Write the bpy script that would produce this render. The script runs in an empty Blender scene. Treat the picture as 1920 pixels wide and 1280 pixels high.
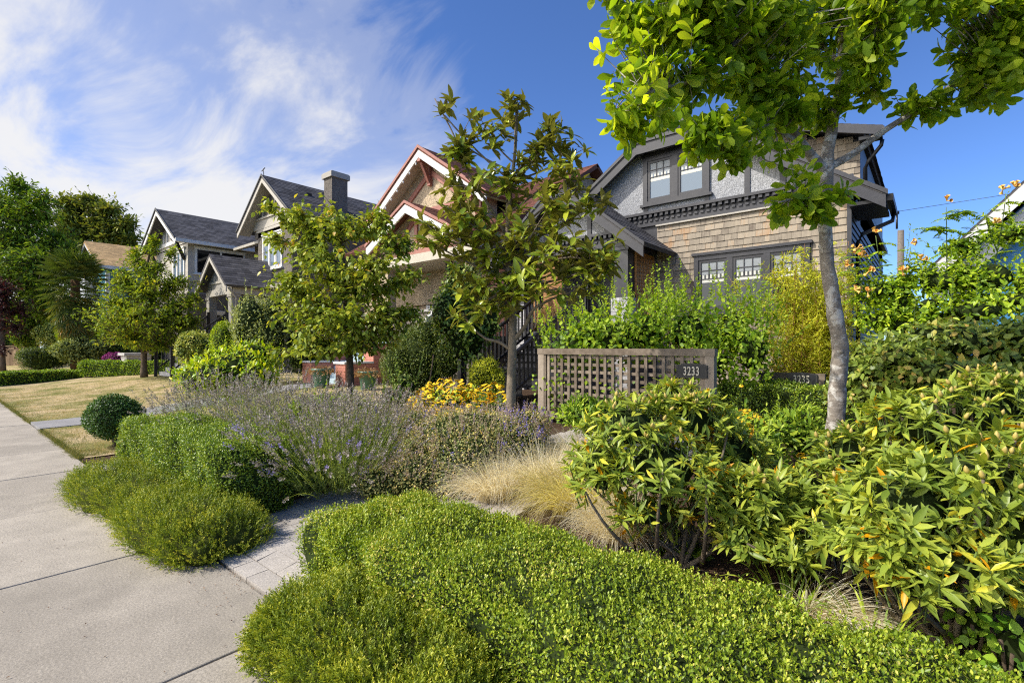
import bpy, math, random
import numpy as np
from mathutils import Vector

random.seed(7)
RNG = np.random.default_rng(7)
scene = bpy.context.scene
COL = scene.collection
PI = math.pi

# ------------------------------------------------------------------ view geometry
FPX = 930.0
CAM = np.array([0.0, 0.0, 1.6])
FW = np.array([-0.645, 0.764, 0.0]); FW /= np.linalg.norm(FW)
RT = np.array([FW[1], -FW[0], 0.0])
UP = np.array([0.0, 0.0, 1.0])

def at(px, py, t):
    return CAM + t * (FW + RT * (px - 960) / FPX + UP * (650 - py) / FPX)
def ray(px, py):
    return FW + RT * (px - 960) / FPX + UP * (650 - py) / FPX
def atY(px, py, y):
    d = ray(px, py); return CAM + d * (y / d[1])
def atX(px, py, x):
    d = ray(px, py); return CAM + d * (x / d[0])
def ground(x, y):
    s = np.clip((np.asarray(y, float) - 1.55) / 6.5, 0, 1)
    s = s * s * (3 - 2 * s)
    return 0.02 + 0.5 * s
def gz(x, y):
    return float(ground(x, y))

# ------------------------------------------------------------------ objects
def put(o, label=None, cat=None, group=None, kind=None, parent=None):
    COL.objects.link(o) if o.name not in COL.objects else None
    if label: o['label'] = label
    if cat: o['category'] = cat
    if group: o['group'] = group
    if kind: o['kind'] = kind
    if parent is not None: o.parent = parent
    return o

def thing(name, label, cat, loc=(0, 0, 0), rotz=0.0, group=None):
    o = bpy.data.objects.new(name, None)
    o.location = [float(v) for v in loc]; o.rotation_euler = (0, 0, rotz)
    o.empty_display_size = 0.2
    return put(o, label, cat, group)

def localize(V, parent):
    """vertices given in world space -> space of the parent chain (unrotated empties)"""
    off = np.zeros(3)
    p = parent
    while p is not None:
        off += np.array(p.location); p = p.parent
    return V - off

def mesh_np(name, V, faces, mat, parent=None, rnd=None, smooth=False, world=True):
    """faces: list of int arrays (m,k)"""
    V = np.asarray(V, float)
    if world and parent is not None: V = localize(V, parent)
    me = bpy.data.meshes.new(name)
    me.vertices.add(len(V)); me.vertices.foreach_set('co', V.astype(np.float32).ravel())
    li = np.concatenate([f.ravel() for f in faces]).astype(np.int32)
    cnt = np.concatenate([np.full(len(f), f.shape[1], np.int32) for f in faces])
    start = np.concatenate([[0], np.cumsum(cnt)[:-1]]).astype(np.int32)
    me.loops.add(len(li)); me.loops.foreach_set('vertex_index', li)
    me.polygons.add(len(cnt)); me.polygons.foreach_set('loop_start', start)
    if smooth: me.polygons.foreach_set('use_smooth', np.ones(len(cnt), bool))
    me.update(calc_edges=True)
    if rnd is not None:
        a = me.attributes.new('rnd', 'FLOAT', 'POINT')
        a.data.foreach_set('value', np.asarray(rnd, np.float32))
    me.materials.append(mat)
    o = bpy.data.objects.new(name, me)
    put(o, parent=parent)
    return o

class MB:
    """collects shapes in world space, then links them as ONE mesh"""
    def __init__(s): s.v = []; s.f = []; s.r = []; s.sm = []
    def add(s, vs, fs, r=None, sm=False):
        b = len(s.v); s.v += [tuple(map(float, p)) for p in vs]
        s.f += [tuple(i + b for i in f) for f in fs]
        s.sm += [sm] * len(fs)
        s.r += [random.random() if r is None else r] * len(vs)
        return s
    def hexa(s, p, r=None):
        return s.add(p, [(3, 2, 1, 0), (4, 5, 6, 7), (0, 1, 5, 4), (1, 2, 6, 5), (2, 3, 7, 6), (3, 0, 4, 7)], r)
    def box(s, x0, x1, y0, y1, z0, z1, r=None):
        return s.hexa([(x0, y0, z0), (x1, y0, z0), (x1, y1, z0), (x0, y1, z0), (x0, y0, z1), (x1, y0, z1), (x1, y1, z1), (x0, y1, z1)], r)
    def boxf(s, fr, a0, a1, b0, b1, c0, c1, r=None):
        """box in a frame fr=(O,U,V,N): a along U, b along V, c along N"""
        O, U, V, N = fr
        q = lambda a, b, c: O + U * a + V * b + N * c
        return s.hexa([q(a0, b0, c1), q(a1, b0, c1), q(a1, b0, c0), q(a0, b0, c0), q(a0, b1, c1), q(a1, b1, c1), q(a1, b1, c0), q(a0, b1, c0)], r)
    def slab(s, poly, off, r=None):
        n = len(poly); poly = [np.array(p, float) for p in poly]; off = np.array(off, float)
        vs = poly + [p + off for p in poly]
        fs = [tuple(range(n)), tuple(reversed(range(n, 2 * n)))]
        fs += [(i, i + n, (i + 1) % n + n, (i + 1) % n) for i in range(n)]
        return s.add(vs, fs, r)
    def beam(s, a, b, w, h, up=(0, 0, 1), r=None):
        a = np.array(a, float); b = np.array(b, float); d = b - a; d /= np.linalg.norm(d)
        sd = np.cross(d, up); sd /= np.linalg.norm(sd); u = np.cross(sd, d)
        q = lambda p, i, j: p + sd * i * w / 2 + u * j * h / 2
        return s.hexa([q(a, -1, -1), q(a, 1, -1), q(b, 1, -1), q(b, -1, -1), q(a, -1, 1), q(a, 1, 1), q(b, 1, 1), q(b, -1, 1)], r)
    def tube(s, pts, rad, n=8, r=None, cap=True):
        pts = [np.array(p, float) for p in pts]; m = len(pts); vs = []
        if not hasattr(rad, '__len__'): rad = [rad] * m
        ref = np.array([0.31, 0.17, 0.93])
        for i, p in enumerate(pts):
            d = pts[min(i + 1, m - 1)] - pts[max(i - 1, 0)]; d /= max(np.linalg.norm(d), 1e-9)
            if abs(d @ ref) > .95: rr = np.array([1., 0, 0])
            else: rr = ref
            a = np.cross(d, rr); a /= np.linalg.norm(a); b = np.cross(d, a)
            for k in range(n):
                t = 2 * PI * k / n
                vs.append(p + (a * math.cos(t) + b * math.sin(t)) * rad[i])
        fs = [(i * n + k, i * n + (k + 1) % n, (i + 1) * n + (k + 1) % n, (i + 1) * n + k) for i in range(m - 1) for k in range(n)]
        if cap: fs += [tuple(reversed(range(n))), tuple(range((m - 1) * n, m * n))]
        return s.add(vs, fs, r, sm=True)
    def lathe(s, c, prof, n=20, r=None):
        c = np.array(c, float); m = len(prof)
        vs = [c + np.array([pr * math.cos(2 * PI * k / n), pr * math.sin(2 * PI * k / n), z]) for pr, z in prof for k in range(n)]
        fs = [(i * n + k, i * n + (k + 1) % n, (i + 1) * n + (k + 1) % n, (i + 1) * n + k) for i in range(m - 1) for k in range(n)]
        fs += [tuple(reversed(range(n))), tuple(range((m - 1) * n, m * n))]
        return s.add(vs, fs, r, sm=True)
    def build(s, name, mat, parent=None, label=None, kind=None):
        V = np.array(s.v, float)
        if parent is not None: V = localize(V, parent)
        me = bpy.data.meshes.new(name); me.from_pydata(V.tolist(), [], s.f)
        me.polygons.foreach_set('use_smooth', np.array(s.sm, bool))
        a = me.attributes.new('rnd', 'FLOAT', 'POINT'); a.data.foreach_set('value', np.array(s.r, np.float32))
        me.materials.append(mat)
        o = bpy.data.objects.new(name, me)
        put(o, label=label, kind=kind, parent=parent)
        return o

# ------------------------------------------------------------------ materials
def newmat(name):
    m = bpy.data.materials.new(name); m.use_nodes = True
    nt = m.node_tree; nt.nodes.clear()
    out = nt.nodes.new('ShaderNodeOutputMaterial')
    return m, nt, out
def N(nt, typ, **kw):
    n = nt.nodes.new(typ)
    for k, v in kw.items():
        if k.startswith('i_'): n.inputs[k[2:].replace('_', ' ')].default_value = v
        else: setattr(n, k, v)
    return n
def ramp(nt, stops, interp='LINEAR'):
    r = nt.nodes.new('ShaderNodeValToRGB'); e = r.color_ramp; e.interpolation = interp
    while len(e.elements) < len(stops): e.elements.new(0.5)
    for el, (p, c) in zip(e.elements, stops):
        el.position = p; el.color = (c[0], c[1], c[2], 1)
    return r
def noise(nt, scale, detail=3, rough=.55, co=None, dist=0.0):
    n = N(nt, 'ShaderNodeTexNoise'); n.inputs['Scale'].default_value = scale
    n.inputs['Detail'].default_value = detail; n.inputs['Roughness'].default_value = rough
    n.inputs['Distortion'].default_value = dist
    if co is not None: nt.links.new(co, n.inputs['Vector'])
    return n
def objco(nt): return N(nt, 'ShaderNodeNewGeometry').outputs['Position']
def mixc(nt, fac, a, b, mode='MIX'):
    m = N(nt, 'ShaderNodeMix', data_type='RGBA', blend_type=mode)
    for key, v in ((0, fac), (6, a), (7, b)):
        if isinstance(v, (int, float)): m.inputs[key].default_value = v
        elif isinstance(v, (tuple, list)): m.inputs[key].default_value = (*v[:3], 1)
        else: nt.links.new(v, m.inputs[key])
    return m.outputs[2]
def math_(nt, op, a, b=None):
    m = N(nt, 'ShaderNodeMath', operation=op)
    for i, v in enumerate((a, b)):
        if v is None: continue
        if isinstance(v, (int, float)): m.inputs[i].default_value = v
        else: nt.links.new(v, m.inputs[i])
    return m.outputs[0]

LEAF_GAIN = (2.0, 1.85, 1.05)
def leafmat(name, stops, rough=.45, transl=.3, spec=.35, back=None, patch=3.0, tint=(1.25, 1.2, .5), gain=True):
    """leaf: colour from the per-leaf value, broken up by large soft noise; thin leaves let light through"""
    m, nt, out = newmat(name)
    at_ = N(nt, 'ShaderNodeAttribute', attribute_name='rnd')
    no = noise(nt, patch, 2, .6, objco(nt))
    v = math_(nt, 'ADD', at_.outputs['Fac'], math_(nt, 'MULTIPLY', math_(nt, 'SUBTRACT', no.outputs['Fac'], .5), .7))
    stops = [(p_, tuple(min(.8, q_ * g_) for q_, g_ in zip(c_, LEAF_GAIN))) for p_, c_ in stops] if gain else stops
    r = ramp(nt, stops); nt.links.new(v, r.inputs[0])
    col = r.outputs[0]
    if back is not None:
        g = N(nt, 'ShaderNodeNewGeometry')
        col = mixc(nt, g.outputs['Backfacing'], col, back)
    p = N(nt, 'ShaderNodeBsdfPrincipled'); nt.links.new(col, p.inputs['Base Color'])
    p.inputs['Roughness'].default_value = rough; p.inputs['Specular IOR Level'].default_value = spec
    t = N(nt, 'ShaderNodeBsdfTranslucent')
    nt.links.new(mixc(nt, 1.0, col, tint, 'MULTIPLY'), t.inputs['Color'])
    mx = N(nt, 'ShaderNodeMixShader'); mx.inputs[0].default_value = transl
    nt.links.new(p.outputs[0], mx.inputs[1]); nt.links.new(t.outputs[0], mx.inputs[2])
    nt.links.new(mx.outputs[0], out.inputs[0])
    return m

def paint(name, col, var=.12, rough=.5, scale=6.0, bump=0.0, bscale=60.0, spec=.4, rndvar=0.0, dirt=None):
    m, nt, out = newmat(name)
    co = objco(nt)
    no = noise(nt, scale, 5, .6, co)
    lo = tuple(c * (1 - var) for c in col); hi = tuple(min(1, c * (1 + var)) for c in col)
    r = ramp(nt, [(.3, lo), (.7, hi)]); nt.links.new(no.outputs['Fac'], r.inputs[0])
    c = r.outputs[0]
    if rndvar:
        a = N(nt, 'ShaderNodeAttribute', attribute_name='rnd')
        k = math_(nt, 'ADD', math_(nt, 'MULTIPLY', a.outputs['Fac'], 2 * rndvar), 1 - rndvar)
        cc = N(nt, 'ShaderNodeCombineColor')
        for i in range(3): nt.links.new(k, cc.inputs[i])
        c = mixc(nt, 1.0, c, cc.outputs[0], 'MULTIPLY')
    if dirt is not None:
        n2 = noise(nt, 1.7, 6, .7, co)
        f = ramp(nt, [(.5, (0, 0, 0)), (.75, (.6, .6, .6))]); nt.links.new(n2.outputs['Fac'], f.inputs[0])
        c = mixc(nt, f.outputs[0], c, dirt)
    p = N(nt, 'ShaderNodeBsdfPrincipled'); nt.links.new(c, p.inputs['Base Color'])
    p.inputs['Roughness'].default_value = rough; p.inputs['Specular IOR Level'].default_value = spec
    if bump:
        n3 = noise(nt, bscale, 3, .6, co)
        b = N(nt, 'ShaderNodeBump'); b.inputs['Strength'].default_value = bump; b.inputs['Distance'].default_value = .02
        nt.links.new(n3.outputs['Fac'], b.inputs['Height']); nt.links.new(b.outputs[0], p.inputs['Normal'])
    nt.links.new(p.outputs[0], out.inputs[0])
    return m

def stuccomat(name, col, dark, scale=45):
    """pebble-dash render: fine stones of differing grey standing proud"""
    m, nt, out = newmat(name); co = objco(nt)
    v = N(nt, 'ShaderNodeTexVoronoi'); v.inputs['Scale'].default_value = scale; nt.links.new(co, v.inputs['Vector'])
    n2 = noise(nt, scale * .8, 4, .7, co)
    big = noise(nt, 1.3, 4, .6, co)
    sep = N(nt, 'ShaderNodeSeparateColor'); nt.links.new(v.outputs['Color'], sep.inputs[0])
    k = math_(nt, 'ADD', math_(nt, 'MULTIPLY', sep.outputs[0], .55), math_(nt, 'MULTIPLY', n2.outputs['Fac'], .6))
    k = math_(nt, 'ADD', k, math_(nt, 'MULTIPLY', math_(nt, 'SUBTRACT', big.outputs['Fac'], .5), .5))
    r = ramp(nt, [(.2, dark), (.55, col), (.9, tuple(min(1, c * 1.5) for c in col))]); nt.links.new(k, r.inputs[0])
    p = N(nt, 'ShaderNodeBsdfPrincipled'); nt.links.new(r.outputs[0], p.inputs['Base Color']); p.inputs['Roughness'].default_value = .9
    b = N(nt, 'ShaderNodeBump'); b.inputs['Strength'].default_value = .5; b.inputs['Distance'].default_value = .015
    nt.links.new(v.outputs['Distance'], b.inputs['Height']); b.invert = True
    nt.links.new(b.outputs[0], p.inputs['Normal']); nt.links.new(p.outputs[0], out.inputs[0])
    return m

def woodmat(name, stops, streak=(30, 30, 2.5), rough=.75, rw=.6, bump=.15):
    """weathered boards or shingles: per-piece tone plus grain streaks along z"""
    m, nt, out = newmat(name); co = objco(nt)
    mp = N(nt, 'ShaderNodeMapping'); nt.links.new(co, mp.inputs[0]); mp.inputs['Scale'].default_value = streak
    no = noise(nt, 1.0, 5, .65, mp.outputs[0])
    st = noise(nt, .9, 4, .65, co)
    a = N(nt, 'ShaderNodeAttribute', attribute_name='rnd')
    k = math_(nt, 'ADD', math_(nt, 'MULTIPLY', a.outputs['Fac'], rw), math_(nt, 'MULTIPLY', no.outputs['Fac'], .55))
    k = math_(nt, 'ADD', k, math_(nt, 'MULTIPLY', math_(nt, 'SUBTRACT', st.outputs['Fac'], .55), .9))
    r = ramp(nt, stops); nt.links.new(k, r.inputs[0])
    p = N(nt, 'ShaderNodeBsdfPrincipled'); nt.links.new(r.outputs[0], p.inputs['Base Color']); p.inputs['Roughness'].default_value = rough
    p.inputs['Specular IOR Level'].default_value = .2
    b = N(nt, 'ShaderNodeBump'); b.inputs['Strength'].default_value = bump; b.inputs['Distance'].default_value = .01
    nt.links.new(no.outputs['Fac'], b.inputs['Height']); nt.links.new(b.outputs[0], p.inputs['Normal'])
    nt.links.new(p.outputs[0], out.inputs[0])
    return m

def glassmat(name, dark=(.012, .016, .018), refl=.5):
    m, nt, out = newmat(name); co = objco(nt)
    n2 = noise(nt, 1.5, 3, .6, co)
    p = N(nt, 'ShaderNodeBsdfPrincipled'); p.inputs['Base Color'].default_value = (*dark, 1); p.inputs['Roughness'].default_value = .6; p.inputs['Specular IOR Level'].default_value = 0.0
    g = N(nt, 'ShaderNodeBsdfGlossy'); g.inputs['Roughness'].default_value = .03; g.inputs['Color'].default_value = (.85, .9, .95, 1)
    b = N(nt, 'ShaderNodeBump'); b.inputs['Strength'].default_value = .05; b.inputs['Distance'].default_value = .05
    nt.links.new(n2.outputs['Fac'], b.inputs['Height']); nt.links.new(b.outputs[0], g.inputs['Normal'])
    mx = N(nt, 'ShaderNodeMixShader'); mx.inputs[0].default_value = refl
    nt.links.new(p.outputs[0], mx.inputs[1]); nt.links.new(g.outputs[0], mx.inputs[2]); nt.links.new(mx.outputs[0], out.inputs[0])
    return m

def concretemat(name, base, speck=160, var=.18, mottled=1.0):
    m, nt, out = newmat(name); co = objco(nt)
    f = noise(nt, speck, 4, .75, co); g = noise(nt, 2.2, 7, .68, co); v = N(nt, 'ShaderNodeTexVoronoi')
    v.inputs['Scale'].default_value = speck * .8; nt.links.new(co, v.inputs['Vector'])
    a = N(nt, 'ShaderNodeAttribute', attribute_name='rnd')
    k = math_(nt, 'ADD', math_(nt, 'MULTIPLY', math_(nt, 'ADD', math_(nt, 'MULTIPLY', math_(nt, 'SUBTRACT', f.outputs['Fac'], .5), 1.9), .5), .9), math_(nt, 'MULTIPLY', g.outputs['Fac'], .75 * mottled))
    k = math_(nt, 'ADD', k, math_(nt, 'MULTIPLY', a.outputs['Fac'], .26))
    r = ramp(nt, [(.35, tuple(c * (1 - 2.6 * var) for c in base)), (.85, base), (1.0, tuple(c * (1 + 1.1 * var) for c in base))])
    k = math_(nt, 'MULTIPLY', k, .92)
    nt.links.new(k, r.inputs[0])
    # scattered light stones
    sp = noise(nt, speck * 1.6, 2, .5, co)
    s2 = ramp(nt, [(.68, (0, 0, 0)), (.74, (.5, .5, .5))]); nt.links.new(sp.outputs['Fac'], s2.inputs[0])
    c = mixc(nt, s2.outputs[0], r.outputs[0], tuple(min(1, q * 1.45) for q in base))
    # stains
    st = noise(nt, .55, 6, .7, co, .4)
    s3 = ramp(nt, [(.50, (0, 0, 0)), (.70, (.55, .55, .55))]); nt.links.new(st.outputs['Fac'], s3.inputs[0])
    c = mixc(nt, s3.outputs[0], c, tuple(q * .62 for q in base))
    p = N(nt, 'ShaderNodeBsdfPrincipled'); nt.links.new(c, p.inputs['Base Color']); p.inputs['Roughness'].default_value = .9
    p.inputs['Specular IOR Level'].default_value = .2
    b = N(nt, 'ShaderNodeBump'); b.inputs['Strength'].default_value = .55; b.inputs['Distance'].default_value = .006
    nt.links.new(f.outputs['Fac'], b.inputs['Height']); nt.links.new(b.outputs[0], p.inputs['Normal'])
    nt.links.new(p.outputs[0], out.inputs[0])
    return m

def groundmat(name, stops, s1=1.2, s2=40, w=.5, bump=.5):
    m, nt, out = newmat(name); co = objco(nt)
    a = noise(nt, s1, 6, .65, co, .3); b_ = noise(nt, s2, 4, .7, co)
    k = math_(nt, 'ADD', math_(nt, 'MULTIPLY', a.outputs['Fac'], 1 - w), math_(nt, 'MULTIPLY', b_.outputs['Fac'], w))
    r = ramp(nt, stops); nt.links.new(k, r.inputs[0])
    p = N(nt, 'ShaderNodeBsdfPrincipled'); nt.links.new(r.outputs[0], p.inputs['Base Color']); p.inputs['Roughness'].default_value = .95
    p.inputs['Specular IOR Level'].default_value = .1
    b = N(nt, 'ShaderNodeBump'); b.inputs['Strength'].default_value = bump; b.inputs['Distance'].default_value = .03
    nt.links.new(b_.outputs['Fac'], b.inputs['Height']); nt.links.new(b.outputs[0], p.inputs['Normal'])
    nt.links.new(p.outputs[0], out.inputs[0])
    return m

M = {}
M['charcoal'] = paint('charcoal_paint', (.034, .034, .041), .2, .42, 9, .08, 30, .45, dirt=(.075, .07, .068))
M['pole'] = paint('weathered_pole', (.16, .135, .11), .25, .9, 14)
M['black_paint'] = paint('black_paint', (.012, .012, .014), .2, .4)
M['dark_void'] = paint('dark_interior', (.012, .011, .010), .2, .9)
M['stucco'] = stuccomat('grey_pebble_stucco', (.285, .287, .295), (.195, .197, .205), 50)
M['tan_stucco'] = stuccomat('tan_pebble_stucco', (.42, .33, .22), (.2, .15, .1), 40)
M['brown_stucco'] = stuccomat('taupe_pebble_stucco', (.135, .115, .095), (.06, .05, .042), 30)
M['cedar'] = woodmat('weathered_cedar_shingle', [(.1, (.14, .11, .085)), (.34, (.28, .235, .18)), (.58, (.38, .315, .235)), (.78, (.40, .255, .145)), (1.0, (.27, .14, .07))], rw=.42)
M['asphalt_roof'] = paint('charcoal_roof_shingle', (.085, .080, .082), .25, .85, 14, .25, 90, .2, rndvar=.4)
M['brown_roof'] = paint('brown_roof_shingle', (.15, .062, .042), .25, .85, 14, .25, 90, .2, rndvar=.35)
M['tan_roof'] = paint('tan_roof_shingle', (.48, .31, .14), .2, .85, 9, .25, 60, .2, rndvar=.25)
M['white'] = paint('white_paint', (.70, .68, .64), .08, .5, 5, dirt=(.52, .49, .43))
M['cream'] = paint('cream_trim_paint', (.44, .40, .335), .1, .5, 5, dirt=(.30, .27, .22))
M['beige_trim'] = paint('taupe_trim_paint', (.34, .31, .265), .08, .5, 5)
M['soffit'] = paint('cream_soffit_boards', (.50, .45, .36), .08, .6, 5)
M['redtrim'] = paint('red_brown_paint', (.34, .14, .105), .15, .5, 6)
M['redboard'] = paint('salmon_red_siding', (.47, .19, .135), .15, .6, 6, rndvar=.12)
M['blue_step'] = paint('pale_blue_step_paint', (.42, .52, .55), .1, .6)
M['teal'] = paint('teal_siding', (.06, .20, .27), .1, .55, rndvar=.1)
M['skyblue'] = paint('blue_siding', (.05, .22, .42), .12, .5, rndvar=.12)
M['grey_wood'] = woodmat('weathered_grey_wood', [(.2, (.15, .115, .085)), (.5, (.31, .25, .19)), (.9, (.46, .385, .31))], (14, 14, 14), .8, .35)
M['fence_wood'] = woodmat('brown_fence_wood', [(.2, (.14, .09, .05)), (.6, (.27, .18, .10)), (1, (.36, .25, .15))], (20, 20, 2))
M['lattice'] = woodmat('cedar_lattice_wood', [(.2, (.34, .15, .05)), (.6, (.56, .28, .10)), (1, (.66, .38, .16))], (10, 10, 10), .6, .3)
M['bamboo'] = woodmat('bamboo_blind', [(.2, (.24, .11, .045)), (.55, (.42, .22, .09)), (1, (.52, .29, .13))], (3, 3, 45), .7, .3)
M['brick'] = paint('pale_grey_brick', (.42, .41, .41), .2, .8, 20, .3, 60, rndvar=.2)
M['stone'] = paint('grey_block_stone', (.42, .40, .38), .2, .85, 9, .4, 40, rndvar=.25)
M['glass'] = glassmat('window_glass', (.12, .165, .22), .07)
M['glass_dark'] = glassmat('dark_window_glass', (.008, .010, .010), .05)
M['blind'] = paint('pale_window_blind', (.60, .59, .52), .08, .6, 12)
M['shade'] = paint('window_shade_behind_glass', (.27, .29, .30), .15, .35, 3)
M['metal_dark'] = paint('dark_metal', (.02, .02, .022), .1, .35)
def barkmat(name, dark, mid, lichen):
    """smooth grey bark: ringed by shallow wrinkles, pores, and pale lichen patches"""
    m, nt, out = newmat(name); co = objco(nt)
    mp = N(nt, 'ShaderNodeMapping'); nt.links.new(co, mp.inputs[0]); mp.inputs['Scale'].default_value = (9, 9, 38)
    w = noise(nt, 1.0, 5, .65, mp.outputs[0]); f = noise(nt, 70, 4, .7, co); l = noise(nt, 13, 5, .62, co, .6); g = noise(nt, 3.2, 4, .6, co)
    k = math_(nt, 'ADD', math_(nt, 'MULTIPLY', w.outputs['Fac'], .6), math_(nt, 'MULTIPLY', f.outputs['Fac'], .4))
    r = ramp(nt, [(.32, dark), (.62, mid)]); nt.links.new(k, r.inputs[0])
    lk = math_(nt, 'ADD', math_(nt, 'MULTIPLY', l.outputs['Fac'], .75), math_(nt, 'MULTIPLY', g.outputs['Fac'], .25))
    s = ramp(nt, [(.50, (0, 0, 0)), (.57, (.85, .85, .85))]); nt.links.new(lk, s.inputs[0])
    c = mixc(nt, s.outputs[0], r.outputs[0], lichen)
    p = N(nt, 'ShaderNodeBsdfPrincipled'); nt.links.new(c, p.inputs['Base Color']); p.inputs['Roughness'].default_value = .9; p.inputs['Specular IOR Level'].default_value = .15
    b = N(nt, 'ShaderNodeBump'); b.inputs['Strength'].default_value = .9; b.inputs['Distance'].default_value = .012
    nt.links.new(k, b.inputs['Height']); nt.links.new(b.outputs[0], p.inputs['Normal']); nt.links.new(p.outputs[0], out.inputs[0])
    return m
M['bark_grey'] = barkmat('mottled_grey_bark', (.11, .09, .072), (.30, .262, .22), (.50, .475, .43))
M['bark_brown'] = paint('brown_bark', (.13, .095, .065), .3, .9, 18, .5, 50, .15)
M['bark_olive'] = paint('smooth_olive_bark', (.20, .16, .11), .25, .85, 16, .4, 50, .15, dirt=(.28, .25, .2))
M['twig'] = paint('twig_bark', (.12, .085, .055), .25, .9, 12)
M['pot'] = paint('green_glazed_pot', (.06, .16, .11), .3, .35, 12, dirt=(.16, .22, .17))
M['concrete'] = concretemat('sidewalk_concrete', (.375, .33, .268), 75, .21)
M['paver'] = concretemat('grey_paver', (.46, .415, .365), 90, .2, .8)
M['path_con'] = concretemat('path_concrete', (.25, .24, .235), 70, .2)
M['asphalt'] = concretemat('road_asphalt', (.055, .055, .057), 120, .2)
M['soil'] = groundmat('garden_soil', [(.3, (.035, .022, .014)), (.55, (.10, .062, .04)), (.75, (.19, .125, .08))], 2.5, 55, .6, .9)
M['lawn'] = groundmat('dry_lawn', [(.38, (.10, .14, .03)), (.45, (.24, .22, .075)), (.52, (.44, .34, .18)), (.66, (.60, .45, .28))], .9, 26, .38, .8)
M['far_ground'] = groundmat('far_grass', [(.3, (.05, .08, .02)), (.7, (.14, .14, .05))], .2, 8, .4, .3)
# ------------------------------------------------------------------ foliage
def unit(v): return v / np.maximum(np.linalg.norm(v, axis=-1, keepdims=True), 1e-9)
SUNW = np.array([-.32, -.69, .65])      # leaves turn towards the light
def rdir(n, rng=RNG): return unit(rng.normal(size=(n, 3)))

SMALL = (np.array([(0, 0, 0), (.5, .5, .12), (0, 1, 0), (-.5, .5, .12)]), [np.array([(0, 1, 2), (0, 2, 3)])])
NEEDLE = (np.array([(-.3, 0, 0), (.3, 0, 0), (0, 1, 0)]), [np.array([(0, 1, 2)])])
def leaf_tmpl(prof, cup=.10, tip=-.12, arch=-.03):
    """leaf blade from a half-width profile [(y, half width)]: midrib with a shallow fold, tip bent down"""
    k = len(prof); ys = [0] + [p[0] for p in prof] + [1.0]
    zm = [arch * 4 * y * (1 - y) * 0 + tip * y * y for y in ys]
    V = [(0, y, z) for y, z in zip(ys, zm)]
    for sg in (1, -1):
        V += [(sg * w, y - .02, tip * y * y + cup * w) for y, w in prof]
    tri = []; quad = []; R = k + 2; Lf = R + k
    tri += [(0, R, 1), (0, 1, Lf), (k, R + k - 1, k + 1), (k, k + 1, Lf + k - 1)]
    for q in range(k - 1):
        quad += [(q + 1, R + q, R + q + 1, q + 2), (q + 1, q + 2, Lf + q + 1, Lf + q)]
    return (np.array(V), [np.array(tri), np.array(quad)])
BROAD = leaf_tmpl([(.14, .30), (.38, .48), (.66, .36), (.86, .16)])
LANCE = leaf_tmpl([(.16, .22), (.42, .48), (.70, .40), (.88, .18)])
ELLIP = leaf_tmpl([(.12, .24), (.34, .47), (.62, .49), (.86, .27)], .14, -.16)
OBOV = leaf_tmpl([(.16, .16), (.42, .37), (.70, .50), (.89, .33)], .12, -.18)

def leaves(name, mat, parent, pos, d, n, L, W, rnd, tmpl=SMALL, curl=1.0):
    k = len(pos); T, F = tmpl
    d = unit(d); s = np.cross(d, n); s = unit(s); n2 = np.cross(s, d)
    L = np.broadcast_to(L, (k,))[:, None, None]; W = np.broadcast_to(W, (k,))[:, None, None]
    V = pos[:, None, :] + W * T[None, :, :1] * s[:, None, :] + L * T[None, :, 1:2] * d[:, None, :] + L * curl * T[None, :, 2:3] * n2[:, None, :]
    m = len(T); off = (np.arange(k) * m)[:, None, None]
    faces = [(f[None] + off).reshape(-1, f.shape[1]) for f in F]
    return mesh_np(name, V.reshape(-1, 3), faces, mat, parent, np.repeat(rnd, m), smooth=(m > 4))

def cat_leaves(*sets):
    return [np.concatenate([s[i] for s in sets]) for i in range(len(sets[0]))]

def twigs(name, mat, parent, S, E, r0, r1=None):
    """straight tapered three-sided twigs, all of one plant in one mesh"""
    k = len(S); d = unit(E - S); a = unit(np.cross(d, np.array([.3, .2, .93]))); b = np.cross(d, a)
    r0 = np.broadcast_to(r0, (k,))[:, None]; r1 = r0 * .4 if r1 is None else np.broadcast_to(r1, (k,))[:, None]
    V = []
    for P, r in ((S, r0), (E, r1)):
        for t in (0, 2.094, 4.189): V.append(P + (a * math.cos(t) + b * math.sin(t)) * r)
    V = np.stack(V, 1); off = (np.arange(k) * 6)[:, None, None]
    f = np.array([(0, 1, 4, 3), (1, 2, 5, 4), (2, 0, 3, 5)])
    return mesh_np(name, V.reshape(-1, 3), [(f[None] + off).reshape(-1, 4)], mat, parent, np.repeat(RNG.random(k), 6), smooth=True)

def ribbons(name, mat, parent, P, w, rnd, side=None):
    """P (k,m,3): blades given by m points, width tapering to the tip"""
    k, m, _ = P.shape
    T = unit(np.gradient(P, axis=1))
    if side is None: side = rdir(k)
    s = unit(np.cross(T, side[:, None, :]))
    w = np.broadcast_to(w, (k,))[:, None, None]
    prof = np.linspace(1, .12, m)[None, :, None]
    A = P + s * w * prof / 2; B = P - s * w * prof / 2
    V = np.stack([A, B], 2).reshape(k, 2 * m, 3)
    f = np.array([(2 * i, 2 * i + 1, 2 * i + 3, 2 * i + 2) for i in range(m - 1)])
    off = (np.arange(k) * 2 * m)[:, None, None]
    return mesh_np(name, V.reshape(-1, 3), [(f[None] + off).reshape(-1, 4)], mat, parent, np.repeat(rnd, 2 * m))

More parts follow.
